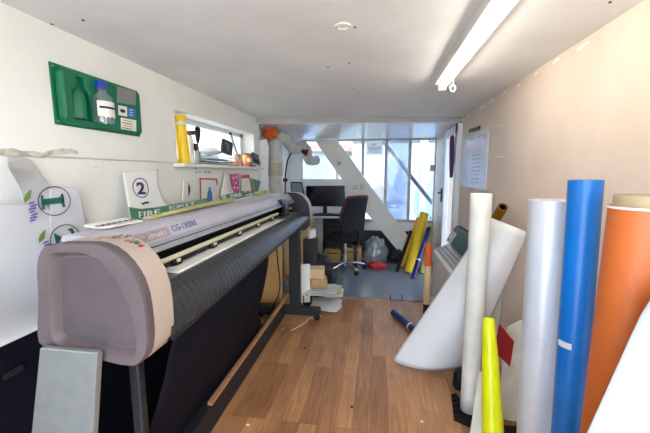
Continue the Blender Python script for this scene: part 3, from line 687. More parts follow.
ra = [bm.verts.new(map_on(fs, uc + .215 * math.cos(2 * PI * k / N), vc + .185 * math.sin(2 * PI * k / N), .003)) for k in range(N)]; rb = [bm.verts.new(map_on(fs, uc + .238 * math.cos(2 * PI * k / N), vc + .203 * math.sin(2 * PI * k / N), .003)) for k in range(N)]
for k in range(N): bm.faces.new((ra[k], ra[(k + 1) % N], rb[(k + 1) % N], rb[k]))
put('printed_circle', bm, 'ink_navy', t, solid=.0005)
text_on('printed_number', '2', 'ink_navy', t, fs, .32, .57, .24, .49, bold=.03)
bm = B(); bm.faces.new([bm.verts.new(map_on(fs, .45 + a_ * .01, .645 + b_ * .01, .003)) for a_, b_ in ((-8, 0), (-2, 3), (2, 1), (14, -1), (20, 2), (4, 4), (-3, 6))]); put('emblem', bm, 'ink', t, solid=.0005)
t = thing('fire_sign', 'green fire exit sign sheet lying along plotter under the circled 2', 'sign', (-1.0, 1.75, 1.2))
FS = [[p_(x, y, -1.0) for x, y in ((129, 207), (141, 209), (155, 207.5), (170, 205), (190, 201.5), (209, 197.5))], [p_(x, y, -.965) for x, y in ((130, 214), (141.5, 215), (155.5, 212.5), (170.5, 209.5), (190.5, 205), (209, 201))], [p_(x, y, -.935) for x, y in ((131.5, 220), (142, 219.5), (156, 217), (171, 213), (191, 208), (209, 204))]]
bm = B(); grid(bm, fine(FS, 24, 8)); put('sheet', bm, 'green', t, solid=.0012, smooth='all')
ff = surf(FS)
text_on('lettering', 'FIRE', 'sheet_white', t, ff, .14, .46, .30, .92, .004)
text_on('lettering', 'EXIT', 'sheet_white', t, ff, .58, .86, .22, .62, .004)
# stack of yellowed edges
for k in range(5):
    bm = B(); o = V((-.875 + .004 * k, 1.16 + .05 * k, 1.2165 + .003 * k))
    grid(bm, [[o + V((-.022 * j - .004 * i + .003 * math.sin(i + k), (.085 + .012 * (k % 3)) * i, .002 * j + .0008 * math.sin(i * 1.3 + k) + .003 * j * (i / 7))) for i in range(8)] for j in range(3)])
    single('sign_backing', bm, ['paper_yellow', 'yellowed', 'paper_yellow', 'paper_yellow', 'yellowed'][k], 'yellowed curled sheet edge stacked under the green fire signs on plotter', 'sheet', 'yellowed sheets under the fire signs', solid=.0015, smooth='all', sub=1)
t = thing('fire_sign', 'smaller green fire sign with white pictogram, farther along the plotter top', 'sign', (-.97, 2.4, 1.22))
bm = B(); R2 = [[p_(219, 195.5, -1.0), p_(236, 192.5, -1.0), p_(252, 189.5, -1.0)], [p_(220, 202.5, -.955), p_(237, 199, -.955), p_(254, 195, -.955)]]
R2 = [R2[0], [(a + b) / 2 + V((.006, 0, .004)) for a, b in zip(*R2)], R2[1]]
grid(bm, R2); put('sheet', bm, 'green', t, solid=.002, smooth='all', sub=1)
f2 = surf(R2)
text_on('lettering', 'IF', 'sheet_white', t, f2, .06, .17, .2, .8, .004)
text_on('lettering', 'FIRE', 'sheet_white', t, f2, .28, .64, .2, .8, .004)
bm = B(); bm.faces.new([bm.verts.new(map_on(f2, a_, b_, .003)) for a_, b_ in ((.72, .88), (.93, .88), (.93, .1), (.72, .1))]); pc = put('pictogram', bm, 'sheet_white', t, solid=.0005)
bm = B(); bm.faces.new([bm.verts.new(map_on(f2, .72 + a_ * 4.5, .45 - b_ * 14, .0045)) for a_, b_ in ((.012, -.02), (.02, -.004), (.03, -.018), (.034, -.01), (.028, .006), (.036, .014), (.02, .018), (.012, .004))]); put('figure', bm, 'green', pc, solid=.0005)
bm = B(); pts = [V((-.98 + .01 * math.sin(i), 2.58 + .05 * i, 1.226)) for i in range(7)]; tube(bm, pts, .018, 8); single('rolled_label', bm, 'yellowed', 'pale yellow rolled strip beyond the second green fire sign on plotter', 'roll', smooth='all')
# ================================================================== PINNED ON WALL BELOW SILL
def pinned(name, label, cat, px, m, xw=-1.335, th=.004, group=None):
    t = thing(name, label, cat, p_(*px[0], xw), group); bm = B(); prism(bm, [p_(x, y, xw) for x, y in px], (-th, 0, 0)); put('card', bm, m, t); return t
t = pinned('hanging_card', 'narrow white card with a dark crescent hanging on wall under sill', 'card', ((183, 201), (184.5, 181), (191, 181.5), (190, 199)), 'paper', -1.32, .01)
bm = B(); prism(bm, [p_(x, y, -1.318) for x, y in ((188.2, 183), (190, 187), (190, 192), (188.4, 197), (189.3, 190))], (.001, 0, 0)); put('crescent_mark', bm, 'charcoal', t)
t = pinned('bordered_sheet', 'white sheet with red border and a blue bottle picture, pinned up', 'poster', ((200, 204), (199.5, 178), (217, 178.5), (218, 201)), 'paper', -1.325)
bm = B()
for q in (((199.4, 178), (217, 178.5), (217, 180), (199.4, 179.5)), ((199.5, 178), (200.8, 178), (201.4, 204), (200, 204)), ((215.5, 178.5), (217, 178.5), (218, 185), (216.8, 185))): prism(bm, [p_(x, y, -1.324) for x, y in q], (.001, 0, 0))
put('red_border', bm, 'red', t)
bm = B(); prism(bm, [p_(x, y, -1.324) for x, y in ((207, 202), (207.5, 192), (208.5, 190), (208.8, 187), (210.3, 187), (210.8, 190), (212, 193), (212.4, 201))], (.0015, 0, 0)); put('bottle_picture', bm, 'cyan', t)
bm = B(); rows = [[p_(224.5, 172, -1.33), p_(226, 172, -1.31), p_(227, 173, -1.33)], [p_(222, 186, -1.325), p_(227, 187, -1.28), p_(232, 188, -1.325)], [p_(219, 197, -1.32), p_(227, 198, -1.25), p_(236, 197, -1.32)]]; grid(bm, rows); single('paper_cone', bm, 'cream', 'cream paper sheet rolled to a cone between pinned posters', 'paper', solid=.0015, smooth='all', sub=2)
t = pinned('pink_leaflet', 'magenta patterned leaflet with white figures pinned on the left wall', 'leaflet', ((232.5, 193), (231, 174), (238.6, 173.5), (239.6, 192)), 'magenta', -1.325)
for q in ((233.4, 178), (235.8, 183), (236.4, 177), (234.4, 187.5), (237.4, 188)):
    bm = B(); decal(bm, p_(*q, -1.325), RY, UZ, ell(0, 0, .018, .012, 8), .0005); put('white_figure', bm, 'paper', t)
t = pinned('red_topped_notice', 'white notice with a red top band pinned right of the magenta leaflet', 'notice', ((242, 192), (241, 175), (249.5, 174.5), (250.5, 191)), 'paper', -1.325)
bm = B(); prism(bm, [p_(x, y, -1.324) for x, y in ((241, 178.5), (241, 175), (249.5, 174.5), (249.5, 178))], (.001, 0, 0)); put('red_band', bm, 'red', t)
t = pinned('green_pennant', 'green pennant with yellow edge pinned at the right end of row', 'pennant', ((256.5, 196), (251.3, 178.5), (260.5, 181), (259.6, 186)), 'green', -1.325)
bm = B(); prism(bm, [p_(x, y, -1.324) for x, y in ((257, 197), (255.5, 195), (250.3, 178), (251.8, 178.3))], (.001, 0, 0)); put('yellow_edge', bm, 'yellowed', t)
bm = B()
for x in (195.5, 199, 203.5, 205.5, 207.5, 209): decal(bm, p_(x, 173.5, -1.344), RY, UZ, [(0, 0), (.02, .004), (.024, .018), (.006, .016)], .001)
put('pencil_mark', bm, 'ink_grey', wl)
# wall labels on plaster
# ================================================================== ON THE SILL
ZS = WZ0
def sy(x, X_=-1.36): return pX(x, 163, X_).y
o = pX(182, 163, -1.38); o.z = ZS
roll('yellow_film_roll', 'yellow vinyl roll with a pale band standing at left end of sill', 'vinyl roll', None, o + V((.012, .01, .001)), o + V((0, -.005, .335)), .042, 'yellow', 'kraft', .02, tape=[(.83, 0, 2 * PI, .02, 'paper')])
o = pX(191.5, 163, -1.41); o.z = ZS
t = thing('white_tube', 'slim white tube with brown stopper standing beside the yellow roll', 'tube', o)
bm = B(); lathe(bm, o, (0, 0, 1), [(.02, 0), (.022, .004), (.022, .2), (.014, .215), (.012, .23)], 16); put('tube_body', bm, 'paper', t, smooth=40)
bm = B(); c = o + V((.0, .0, .236)); cyl(bm, c + V((0, -.035, -.004)), c + V((0, .05, .008)), .016, .018, 14); put('stopper', bm, mat('stopper', (110, 48, 34), .5), t, smooth=40)
o = pX(197.5, 163, -1.40); o.z = ZS
t = thing('tool_holder', 'grey pot of tools on the sill beside the white tube', 'holder', o)
bm = B(); pipe_ring(bm, o, o + V((0, 0, .10)), .028, .025, 18); cyl(bm, o + V((0, 0, .001)), o + V((0, 0, .004)), .026, seg=18); put('pot', bm, 'alu', t, smooth=40)
bm = B(); cyl(bm, o + V((0, 0, .004)), o + V((-.005, -.012, .14)), .006, seg=8); box(bm, o + V((-.014, -.03, .11)), o + V((.004, .004, .165))); tool = single('hand_scraper', bm, 'black', 'short black scraper standing in the grey tool pot', 'tool', bevel=.004)
t = thing('long_brush', 'long black brush standing upright in the grey tool pot', 'brush', o + V((.004, .01, .004)))
bm = B(); cyl(bm, o + V((.004, .01, .004)), o + V((.0, .02, .17)), .006, .005, 10); put('handle', bm, 'charcoal', t, smooth=40)
bm = B(); lathe(bm, o + V((.0, .02, .165)), (0, .05, 1), [(.006, 0), (.014, .02), (.022, .07), (.024, .10), (.018, .125), (.006, .132)], 14); put('brush_head', bm, 'black', t, smooth='all')
ya, yb = 2.46, 3.02
t = thing('wire_tray', 'low dark wire tray of sheets lying along the window sill', 'tray', (-1.42, (ya + yb) / 2, ZS))
bm = B()
for z in (.006, .035, .065):
    tube(bm, [(-1.45, ya, ZS + z), (-1.31, ya, ZS + z), (-1.31, yb, ZS + z), (-1.45, yb, ZS + z), (-1.45, ya, ZS + z)], .004, 6, smooth=False)
for i in range(6): cyl(bm, (-1.31, ya + (yb - ya) * i / 5, ZS), (-1.31, ya + (yb - ya) * i / 5, ZS + .067), .003, seg=6)
put('wire_frame', bm, 'alu', t)
bm = B(); box(bm, (-1.45, ya + .01, ZS + .001), (-1.32, yb - .01, ZS + .004)); put('base', bm, 'charcoal', t)
for i in range(5):
    bm = B(); z = ZS + .006 + .011 * i; grid(bm, [[V((-1.445 + .12 * j, ya + .02 + .13 * k, z + .006 * (1 - j) * (i % 2))) for k in range(5)] for j in range(2)])
    single('tray_sheet', bm, ['charcoal', 'sheet_white', 'charcoal', 'silver_film', 'sheet_white'][i], 'flat film sheet lying in the wire tray on the sill', 'sheet', 'sheets in the wire tray', solid=.004)
bm = B(); grid(bm, [[V((-1.44 + .1 * j, ya + .05 + .1 * k, ZS + .066 + .05 * (1 - j) + .014 * k)) for k in range(4)] for j in range(2)]); single('curled_sheet', bm, 'silver_film', 'pale curled sheet lying on top of the wire tray', 'sheet', solid=.002, smooth='all')
t = thing('black_box', 'black printed box standing tilted behind the wire tray', 'box', (-1.46, 2.95, ZS + .07))
c = pX(227, 147.5, -1.42); bm = B(); obox(bm, c, (.012, 0, 0), V((0, .105, -.012)), V((0, .02, .065))); put('box', bm, 'charcoal', t, bevel=.003)
bm = B()
for i in range(4): obox(bm, c + V((.0125, -.02 + .006 * i, .035 - .02 * i)), (.0008, 0, 0), V((0, .05 - .008 * i, -.006)), V((0, .001, .004)))
put('lettering', bm, 'ink_grey', t)
t = thing('metal_ruler', 'silver ruler with black hook leaning against the sill window', 'ruler', (-1.36, 3.1, ZS))
a, b = pX(241, 165, -1.32), pX(230.5, 134, -1.40); a.z = ZS + .002; bm = B(); d = b - a; obox(bm, (a + b) / 2, d / 2, V((0, .02, .003)), V((.003, 0, .002))); put('blade', bm, 'chrome', t, bevel=.001)
bm = B(); lathe(bm, b - d.normalized() * .012, d, [(.008, 0), (.014, .008), (.014, .022), (.006, .028)], 12); put('hook', bm, 'black', t, smooth='all')
for i, (x, z, r, mm, lb) in enumerate(((237.5, .12, .034, 'copper', 'copper orange tin on the sill, left of the ruler'), (247.5, .14, .05, 'copper', 'larger copper orange tin with white label on the sill, right of the ruler'))):
    o = pX(x, 164, -1.385); o.z = ZS; t = thing('paint_tin', lb, 'tin', o)
    bm = B(); lathe(bm, o, (0, 0, 1), [(r * .96, 0), (r, .003), (r, z - .006), (r * .94, z), (r * .9, z - .004)], 24); put('tin_body', bm, mm, t, smooth=40)
    bm = B(); lathe(bm, o + V((0, 0, z - .012)), (0, 0, 1), [(r * 1.02, 0), (r * 1.02, .012), (r * .9, .013)], 24); put('lid', bm, 'charcoal' if i else 'copper', t, smooth=40)
    if i:
        bm = B(); grid(bm, [[o + V((r * 1.012 * math.cos(a_), r * 1.012 * math.sin(a_), zz)) for a_ in [-1.3 + 1.5 * k / 9 for k in range(10)]] for zz in (.05, .09)]); put('paper_label', bm, 'paper', t, solid=.001)
bm = B(); c = pX(256, 158.5, -1.32); obox(bm, c, V((.004, 0, 0)), V((0, .1, -.012)), V((-.01, 0, .055))); t = single('black_card', bm, 'charcoal', 'black printed card standing at the far right end of sill', 'card')
bm = B()
for i in range(3): obox(bm, c + V((.0055 - .003 * i + .003, 0, .025 - .022 * i)), (.0006, 0, 0), V((0, .06, -.007)), V((-.0005, 0, .004)))
put('lettering', bm, 'ink_grey', t)
bm = B(); c = pX(252, 166, -1.29); box(bm, V((c.x - .01, c.y - .06, ZS)), V((c.x + .01, c.y + .08, ZS + .014))); single('marker_pen', bm, 'charcoal', 'dark marker pen lying on the sill before the tin', 'pen', bevel=.004)
bm = B(); c = pX(195.5, 168, -1.27); lathe(bm, c, (1, 0, 0), [(.006, 0), (.005, .006), (.001, .008)], 8); put('screw_head', bm, 'charcoal', bpy.data.objects['trim_2'])
# ================================================================== PIPES AND FOAM
t = thing('flue_pipe', 'white lagged flue pipe rising in corner, elbow bending to the window', 'pipe', (-1.24, 4.1, 1.0))
o = pY(276, 200, 4.1); top = pY(272, 140, 4.1)
bm = B(); lathe(bm, V((o.x, 4.1, .9)), (0, 0, 1), [(.085, 0), (.085, .62), (.095, .63), (.095, .66), (.088, .67), (.085, .9)], 24); put('vertical_pipe', bm, 'pipe', t, smooth=50)
bm = B(); lathe(bm, V((o.x, 4.1, 1.36)), (0, 0, 1), [(.09, 0), (.09, .2)], 24); put('joint_tape', bm, 'pipe_tape', t, smooth=50)
bm = B(); tube(bm, [pY(277, 136, 4.15), pY(285, 139, 4.3), pY(292, 147, 4.5), pY(298, 149, 4.8), pY(303, 146, 5.0), pY(307, 151, 5.1), pY(308, 158, 5.15), pY(311, 161, 5.2), pY(317, 160, 5.3)], .075, 16); put('elbow_duct', bm, 'pipe', t, smooth='all')
bm = B(); bmesh.ops.create_icosphere(bm, subdivisions=4, radius=1); c = pY(270, 132, 4.0)
for v in bm.verts:
    n_ = noise.noise(v.co * 2.2) * .35 + noise.noise(v.co * 6) * .2; v.co = c + V((v.co.x * .085, v.co.y * .07, v.co.z * .10)) * (1 + n_)
single('expanding_foam', bm, 'foam', 'orange expanding foam lump round the pipe top under the beam', 'foam', smooth='all')
bm = B(); prism(bm, [pY(x, y, 3.735) for x, y in ((257, 190), (256.8, 141), (266, 139), (268, 146), (267, 190))], (0, .03, 0)); single('white_board', bm, 'wall_cool', 'pale board standing against the wall left of flue pipe', 'board')
# desk lamp
t = thing('desk_lamp', 'burgundy gooseneck lamp arching over the desk', 'lamp', pY(287, 190, 4.9))
bm = B(); tube(bm, [pY(x, y, 4.75) for x, y in ((285.5, 205), (285.2, 185), (286, 170), (288.5, 158), (294, 151), (302, 151))], .012, 10); put('gooseneck', bm, 'burgundy', t, smooth='all')
a, b = pY(301, 150.6, 4.75), pY(307.5, 153, 4.75); bm = B(); lathe(bm, a, b - a, [(.02, 0), (.03, .03), (.05, .09), (.052, .1), (.04, .1)], 18); put('lamp_shade', bm, 'burgundy', t, smooth=40)
bm = B(); c = pY(285.3, 180, 4.75); box(bm, c - V((.03, .02, .025)), c + V((.03, .02, .025))); put('clamp', bm, 'charcoal', t, bevel=.005)
# ================================================================== DESK
DZT = .76
t = thing('corner_desk', 'grey topped computer desk under the back window', 'desk', (-.8, 4.95, 0))
bm = B(); prism(bm, [(-1.42, 4.25, DZT - .03), (-.98, 4.3, DZT - .03), (-.80, 4.75, DZT - .03), (-.25, 4.78, DZT - .03), (-.25, 5.42, DZT - .03), (-1.42, 5.42, DZT - .03)], (0, 0, .03)); put('desktop', bm, 'desk', t, bevel=.004)
bm = B(); box(bm, (-.86, 5.39, .05), (-.26, 5.41, DZT - .031)); put('back_panel', bm, 'charcoal', t)
a = pY(307, 217, 4.28); b = pY(315.5, 217, 4.28)
bm = B(); box(bm, (-1.22, 4.27, 0), (-.86, 4.72, DZT - .031)); put('drawer_unit', bm, 'wood_pale', t, bevel=.004)
for i, z in enumerate((.06, .3, .52)):
    bm = B(); box(bm, (-1.2, 4.255, z), (-.88, 4.27, z + .2)); d_ = put('drawer', bm, 'wood_pale', t, bevel=.003)
    bm = B(); box(bm, (-1.1, 4.235, z + .13), (-.98, 4.256, z + .15)); put('drawer_handle', bm, 'charcoal', d_)
for x, y in ((-.28, 4.82), (-.28, 5.38)):
    bm = B(); box(bm, (x - .025, y - .025, 0), (x + .025, y + .025, DZT - .03)); put('leg', bm, 'leg_grey', t)
t = thing('monitor', 'large black desktop monitor in front of the back window', 'monitor', (-.75, 5.05, DZT))
bm = B(); prism(bm, [pY(x, y, 4.98) for x, y in ((306, 186), (344.5, 185.5), (345, 206.5), (306.5, 206.5))], (0, .035, 0)); put('case', bm, 'black', t, bevel=.006)
bm = B(); prism(bm, [pY(x, y, 4.977) for x, y in ((306.6, 186.6), (343.9, 186.1), (344.3, 205.5), (307, 205.5))], (0, .002, 0)); put('screen', bm, 'screen', t)
bm = B(); c = pY(325, 208, 5.02); box(bm, (c.x - .03, 5.01, DZT + .01), (c.x + .03, 5.04, 1.0)); cyl(bm, (c.x, 5.02, DZT), (c.x, 5.02, DZT + .012), .11, seg=24); put('stand', bm, 'black', t, bevel=.003)
t = thing('small_screen', 'small tilted tablet screen left of the large monitor', 'screen', pY(298, 196, 4.6))
bm = B(); P4 = [pY(x, y, 4.55) for x, y in ((291.5, 197.5), (290.2, 181.8), (302, 182), (304.8, 197))]; prism(bm, P4, (0, .03, 0)); put('case', bm, 'black', t, bevel=.005)
c4 = sum(P4, V()) / 4; bm = B(); prism(bm, [c4 + (p - c4) * .85 + V((0, -.003, 0)) for p in P4], (0, .002, 0)); put('screen', bm, 'screen_pale', t)
bm = B(); box(bm, (c4.x - .03, 4.58, DZT), (c4.x + .03, 4.61, c4.z)); box(bm, (c4.x - .08, 4.52, DZT), (c4.x + .08, 4.66, DZT + .012)); put('stand', bm, 'charcoal', t)
t = thing('keyboard', 'black keyboard lying on the desk before the monitor', 'keyboard', (-.7, 4.86, DZT))
bm = B(); box(bm, (-.92, 4.79, DZT), (-.48, 4.92, DZT + .02)); put('case', bm, 'black', t, bevel=.004)
bm = B()
for i in range(12):
    for j in range(4): box(bm, (-.905 + .035 * i, 4.8 + .03 * j, DZT + .02), (-.877 + .035 * i, 4.823 + .03 * j, DZT + .027))
put('keys', bm, 'charcoal', t)
for i, (x, y, a_) in enumerate(((-1.1, 4.45, .2), (-.98, 4.6, -.3), (-.4, 4.86, .1))):
    bm = B(); M = Matrix.Translation((x, y, DZT + .003)) @ Matrix.Rotation(a_, 4, 'Z'); box(bm, (-.1, -.14, -.003), (.1, .14, .002), M); single('desk_paper', bm, 'paper', ['white paper on the near left corner of the desk', 'white paper on the desk beside the keyboard', 'white paper on the desk behind the chair'][i], 'paper')
# boxes under the desk
for i, (x0, x1, z0, z1, y, mm, lb) in enumerate(((-.78, -.52, 0, .2, 5.0, 'cardboard', 'open cardboard box under the desk, left of chair base'), (-.45, -.2, .0, .22, 5.05, 'wood_panel', 'small wooden box under the desk behind the chair base'), (-.75, -.35, .21, .55, 5.1, 'charcoal', 'dark computer case under the desk behind the chair'))):
    t = thing('storage_box' if i < 2 else 'computer_case', lb, 'box' if i < 2 else 'computer', ((x0 + x1) / 2, y, z0))
    bm = B(); box(bm, (x0, y, z0 + .001), (x1, y + .26, z1)); put('body', bm, mm, t, bevel=.004)
    bm = B(); box(bm, (x0 + .04, y - .004, z1 - .06), (x1 - .04, y, z1 - .045)); put('front_slot', bm, 'black', t)
# ================================================================== CHAIR
cx, cy = -.34, 4.55
t = thing('office_chair', 'dark office chair with burgundy trim and chrome star base at desk', 'chair', (cx, cy, 0))
fd = V((-.75, .66, 0)).normalized(); sd = V((fd.y, -fd.x, 0))   # facing the screens
bc = V((cx, cy, 0)) - fd * .10
rows = []
for i in range(9):
    v = i / 8; z = .56 + .52 * v; wv = .20 + .03 * math.sin(v * PI) - .02 * v; back = -.05 * math.sin(v * PI * .9) + .11 * v
    rows.append([bc - fd * (back - .06 * (s * s)) + sd * (wv * s) + V((0, 0, z - .015 * s * s * v)) for s in [(-1 + 2 * k / 6) for k in range(7)]])
bm = B(); grid(bm, rows); bk = put('backrest', bm, 'chair_fabric', t, smooth='all', solid=.05, sub=1)
bm = B(); edge = [r[0] for r in rows[3:]] + rows[-1][1:-1] + [r[-1] for r in reversed(rows[3:])]; tube(bm, edge, .022, 8, 3); put('burgundy_trim', bm, 'burgundy', bk, smooth='all')
bm = B(); c = V((cx, cy, .46)) + fd * .12
lathe(bm, c - V((0, 0, .03)), (0, 0, 1), [(.17, 0), (.235, .02), (.245, .05), (.225, .08), (.1, .088)], 28); put('seat', bm, 'chair_fabric', t, smooth=60)
bm = B(); tube(bm, [c - fd * .15 + V((0, 0, -.03)), bc - fd * .05 + V((0, 0, .44)), bc - fd * .06 + V((0, 0, .62))], .022, 8); put('back_support', bm, 'black', t, smooth='all')
hub = V((cx, cy, 0)) + fd * .1
bm = B(); cyl(bm, hub + V((0, 0, .08)), hub + V((0, 0, .43)), .025, seg=16); cyl(bm, hub + V((0, 0, .07)), hub + V((0, 0, .2)), .036, seg=16); put('gas_column', bm, 'chrome', t, smooth=40)
for k in range(5):
    a_ = k * 2 * PI / 5 + .35; d = V((math.cos(a_), math.sin(a_), 0)); bm = B(); tube(bm, [hub + V((0, 0, .11)), hub + d * .14 + V((0, 0, .105)), hub + d * .29 + V((0, 0, .075))], lambda u: .026 - .008 * u, 8); lg = put('leg', bm, 'chrome', t, smooth='all')
    e = hub + d * .29; n_ = V((-d.y, d.x, 0)); bm = B(); cyl(bm, e - n_ * .022 + V((0, 0, .029)), e + n_ * .022 + V((0, 0, .029)), .029, seg=16); put('caster', bm, 'black', lg, smooth=40)
for s in (-1, 1):
    bm = B(); q = c + sd * (.25 * s); tube(bm, [q + V((0, 0, -.02)) - sd * .06 * s, q + V((0, 0, .0)), q + V((0, 0, .2))], .014, 8); ar = put('armrest', bm, 'black', t, smooth='all')
    bm = B(); obox(bm, q + V((0, 0, .215)), fd * .12, sd * .035, (0, 0, .014)); put('arm_pad', bm, 'black', ar, bevel=.012)
# ================================================================== MAT, BAGS
bm = B(); edge = [(-1.15, 3.62), (-.62, 3.57), (0, 3.60), (.42, 3.55), (.56, 3.57), (.66, 3.7), (.71, 3.95), (.72, 4.3), (.68, 4.75), (.6, 5.2), (-1.15, 5.2)]
prism(bm, [(x, y, .001) for x, y in edge], (0, 0, .007)); single('floor_mat', bm, 'mat_blue', 'worn glossy blue grey floor mat covering the back of the room', 'mat')
for q, lb in (((390.5, 303), 'left thin nail standing in near edge of the blue mat'), ((402.3, 303), 'right thin nail standing in near edge of the blue mat')):
    p = pZ(*q, .008); bm = B(); lathe(bm, V((p.x, p.y + .06, .008)), (0, 0, 1), [(.004, 0), (.004, .06), (.008, .063), (.007, .066)], 8); single('nail', bm, 'charcoal', lb, 'nail')
def blob(name, label, cat, c, s, m, seed, amp=.25, fr=2.0, floor=.009):
    bm = B(); bmesh.ops.create_icosphere(bm, subdivisions=4, radius=1)
    for v in bm.verts:
        q = v.co.copy(); n_ = noise.noise(q * fr + V((seed, 0, 0))) * amp + noise.noise(q * fr * 3 + V((0, seed, 0))) * amp * .5
        v.co = V(c) + V((q.x * s[0], q.y * s[1], q.z * s[2])) * (1 + n_)
        if v.co.z < floor: v.co.z = floor
    return single(name, bm, m, label, cat, smooth='all')
blob('polythene_bag', 'clear grey polythene bag slumped under the diagonal board', 'bag', (.02, 5.0, .17), (.17, .13, .24), 'polybag', 3, .3, 2.4)
blob('red_pouch', 'small red plastic pouch on floor before the clear bag', 'pouch', (.05, 4.76, .05), (.13, .09, .05), 'red', 8)
blob('black_bag', 'black bag slumped beside the cardboard boxes near the far plotter leg', 'bag', (-.66, 3.87, .16), (.18, .15, .24), 'bag_black', 5, .3)
blob('shadow_bundle', 'dark bundle added to stand in for shadow at foot of the diagonal board', 'bundle', (.34, 5.2, .09), (.15, .12, .10), 'bag_black', 12)  # dark lump added where only shade lies beneath the diagonal board
# ================================================================== BETWEEN PLOTTER AND DESK
bm = B(); box(bm, (-1.30, 3.16, .001), (-.93, 3.19, .80)); t = single('plywood_board', bm, 'wood_panel', 'tan wooden panel standing behind the far plotter leg', 'panel', bevel=.003)
bm = B(); cyl(bm, (-1.02, 3.152, .70), (-1.02, 3.162, .70), .013, seg=12); put('cable_hole', bm, 'black', t)
bm = B(); box(bm, (-1.32, 3.0, .0), (-.92, 3.10, .055)); single('timber_block', bm, 'charcoal', 'dark timber lying on floor below the tan wooden panel', 'timber')
bm = B(); tube(bm, [(-.72, 2.7, .004), (-.64, 2.85, .004), (-.6, 2.95, .02), (-.57, 2.98, .004), (-.5, 3.05, .004)], .003, 6); single('white_cable', bm, 'paper', 'thin white cable on floor by the far foot of plotter', 'cable', smooth='all')
bm = B(); bm.free()
t = thing('paper_tray', 'black tray of white papers on floor beyond the far plotter foot', 'tray', (-.55, 3.33, 0))
bm = B(); box(bm, (-.72, 3.20, .001), (-.36, 3.46, .012)); box(bm, (-.72, 3.45, .012), (-.36, 3.46, .135)); box(bm, (-.72, 3.20, .012), (-.712, 3.46, .135)); box(bm, (-.368, 3.36, .012), (-.36, 3.46, .135)); box(bm, (-.72, 3.22, .135), (-.36, 3.46, .142)); put('shell', bm, 'black', t)
for i in range(3):
    bm = B(); M = Matrix.Translation((-.51, 3.29, .03 + .014 * i)) @ Matrix.Rotation(.15 * i - .1, 4, 'Z') @ Matrix.Rotation(.05, 4, 'X'); grid(bm, [[M @ V((-.13 + .075 * a_, -.16 + .09 * b_, .006 * math.sin(a_ * 1.5 + b_))) for a_ in range(5)] for b_ in range(4)]); single('loose_paper', bm, 'paper', 'white paper lying inside the black tray on the floor', 'paper', 'papers in the black tray', solid=.002)
for i in range(6):
    bm = B(); M = Matrix.Translation((-.52 + random.uniform(-.03, .04), 3.32, .149 + .0085 * i)) @ Matrix.Rotation(random.uniform(-.35, .35), 4, 'Z'); w = random.uniform(.14, .2)
    grid(bm, [[M @ V((-w + w * .5 * a_, -.13 + .065 * b_, .004 * math.sin(a_ * 1.7 + b_ + i))) for a_ in range(5)] for b_ in range(5)])
    single('stacked_paper', bm, ['paper', 'cream', 'paper', 'paper_yellow', 'paper', 'sheet_white'][i], 'paper sheet in the untidy pile on top of the black tray', 'paper', 'papers piled on the black tray', solid=.003)
def carton(c, s, rot, label, m='cardboard'):
    t = thing('cardboard_box', label, 'box', V(c)); M = Matrix.Translation(c) @ Matrix.Rotation(rot, 4, 'Z'); x, y, z = s
    bm = B(); box(bm, (-x, -y, 0), (x, y, z), M); put('body', bm, m, t, bevel=.002)
    for k in (-1, 1):
        bm = B(); box(bm, (-x, k * y * .5 - y * .49, z), (x, k * y * .5 + y * .49, z + .003), M); put('flap', bm, m, t)
    bm = B(); box(bm, (-x * .6, -.022, z + .003), (x * .9, .022, z + .004), M); put('tape', bm, 'paper', t)
carton((-.58, 3.35, .203), (.085, .07, .088), .25, 'lower cardboard box on the paper pile beside the black bag')
carton((-.635, 3.35, .298), (.115, .075, .1), .12, 'upper cardboard box topmost on the paper pile', 'beige_roll')
bm = B(); rows = [[V((-.78 + .01 * j, 3.16 + .02 * math.sin(j), z)) + V((.1 * j * .33, .07 * j * .33, 0)) for j in range(4)] for z in (.06, .2, .34, .47)]; grid(bm, rows); single('grey_paper_sheet', bm, 'paper', 'greyish paper standing upright behind the far plotter leg', 'paper', solid=.004)
bm = B(); c = V((-.69, 3.54, .726)); obox(bm, c, (.03, .03, .01), (-.015, .015, .0), (0, 0, .045)); single('white_packet', bm, 'paper', 'small white packet standing on the dark bin behind the plotter leg', 'packet', bevel=.004)
bm = B(); box(bm, (-.78, 3.48, .0), (-.64, 3.62, .68)); single('dark_bin', bm, 'charcoal', 'dark upright bin behind the far plotter leg', 'bin', bevel=.01)
# ================================================================== BACK RIGHT ROLLS
G = 'rolls leaning at the back right'
def between(pa, Ya, pb, Yb): return pY(*pa, Ya), pY(*pb, Yb)
a = pZ(405.5, 262, .012); roll('vinyl_roll', 'thick yellow vinyl roll leaning beside the diagonal board', 'vinyl roll', G, V((a.x + .0, 4.62, .01)), pY(424.5, 213, 4.85), .065, 'yellow', 'kraft', .03)
a, b = pY(398, 264, 4.62), pY(411, 231, 4.95); a.z = .01; roll('vinyl_roll', 'thin black and amber roll left of thick yellow roll', 'vinyl roll', G, a - V((.015, 0, 0)), b, .022, 'black', 'amber', .012)
a, b = pY(402, 262, 4.9), pY(419, 218, 5.1); a.z = .01; roll('vinyl_roll', 'amber roll behind the thick yellow roll', 'vinyl roll', G, a, b, .04, 'amber', 'kraft', .02)
a, b = pY(413, 268, 4.35), pY(429, 228, 4.75); a.z = .01; roll('vinyl_roll', 'navy blue roll right of thick yellow roll', 'vinyl roll', G, a, b, .032, 'navy_vinyl', 'kraft', .016, tape=[(.35, 0, 2 * PI, .02, 'paper')])
a, b = pY(422, 262, 4.6), pY(431, 226, 4.9); a.z = .01; roll('vinyl_roll', 'olive dark roll farthest right behind the navy roll', 'vinyl roll', G, a, b, .03, 'yellowed', 'kraft', .016)
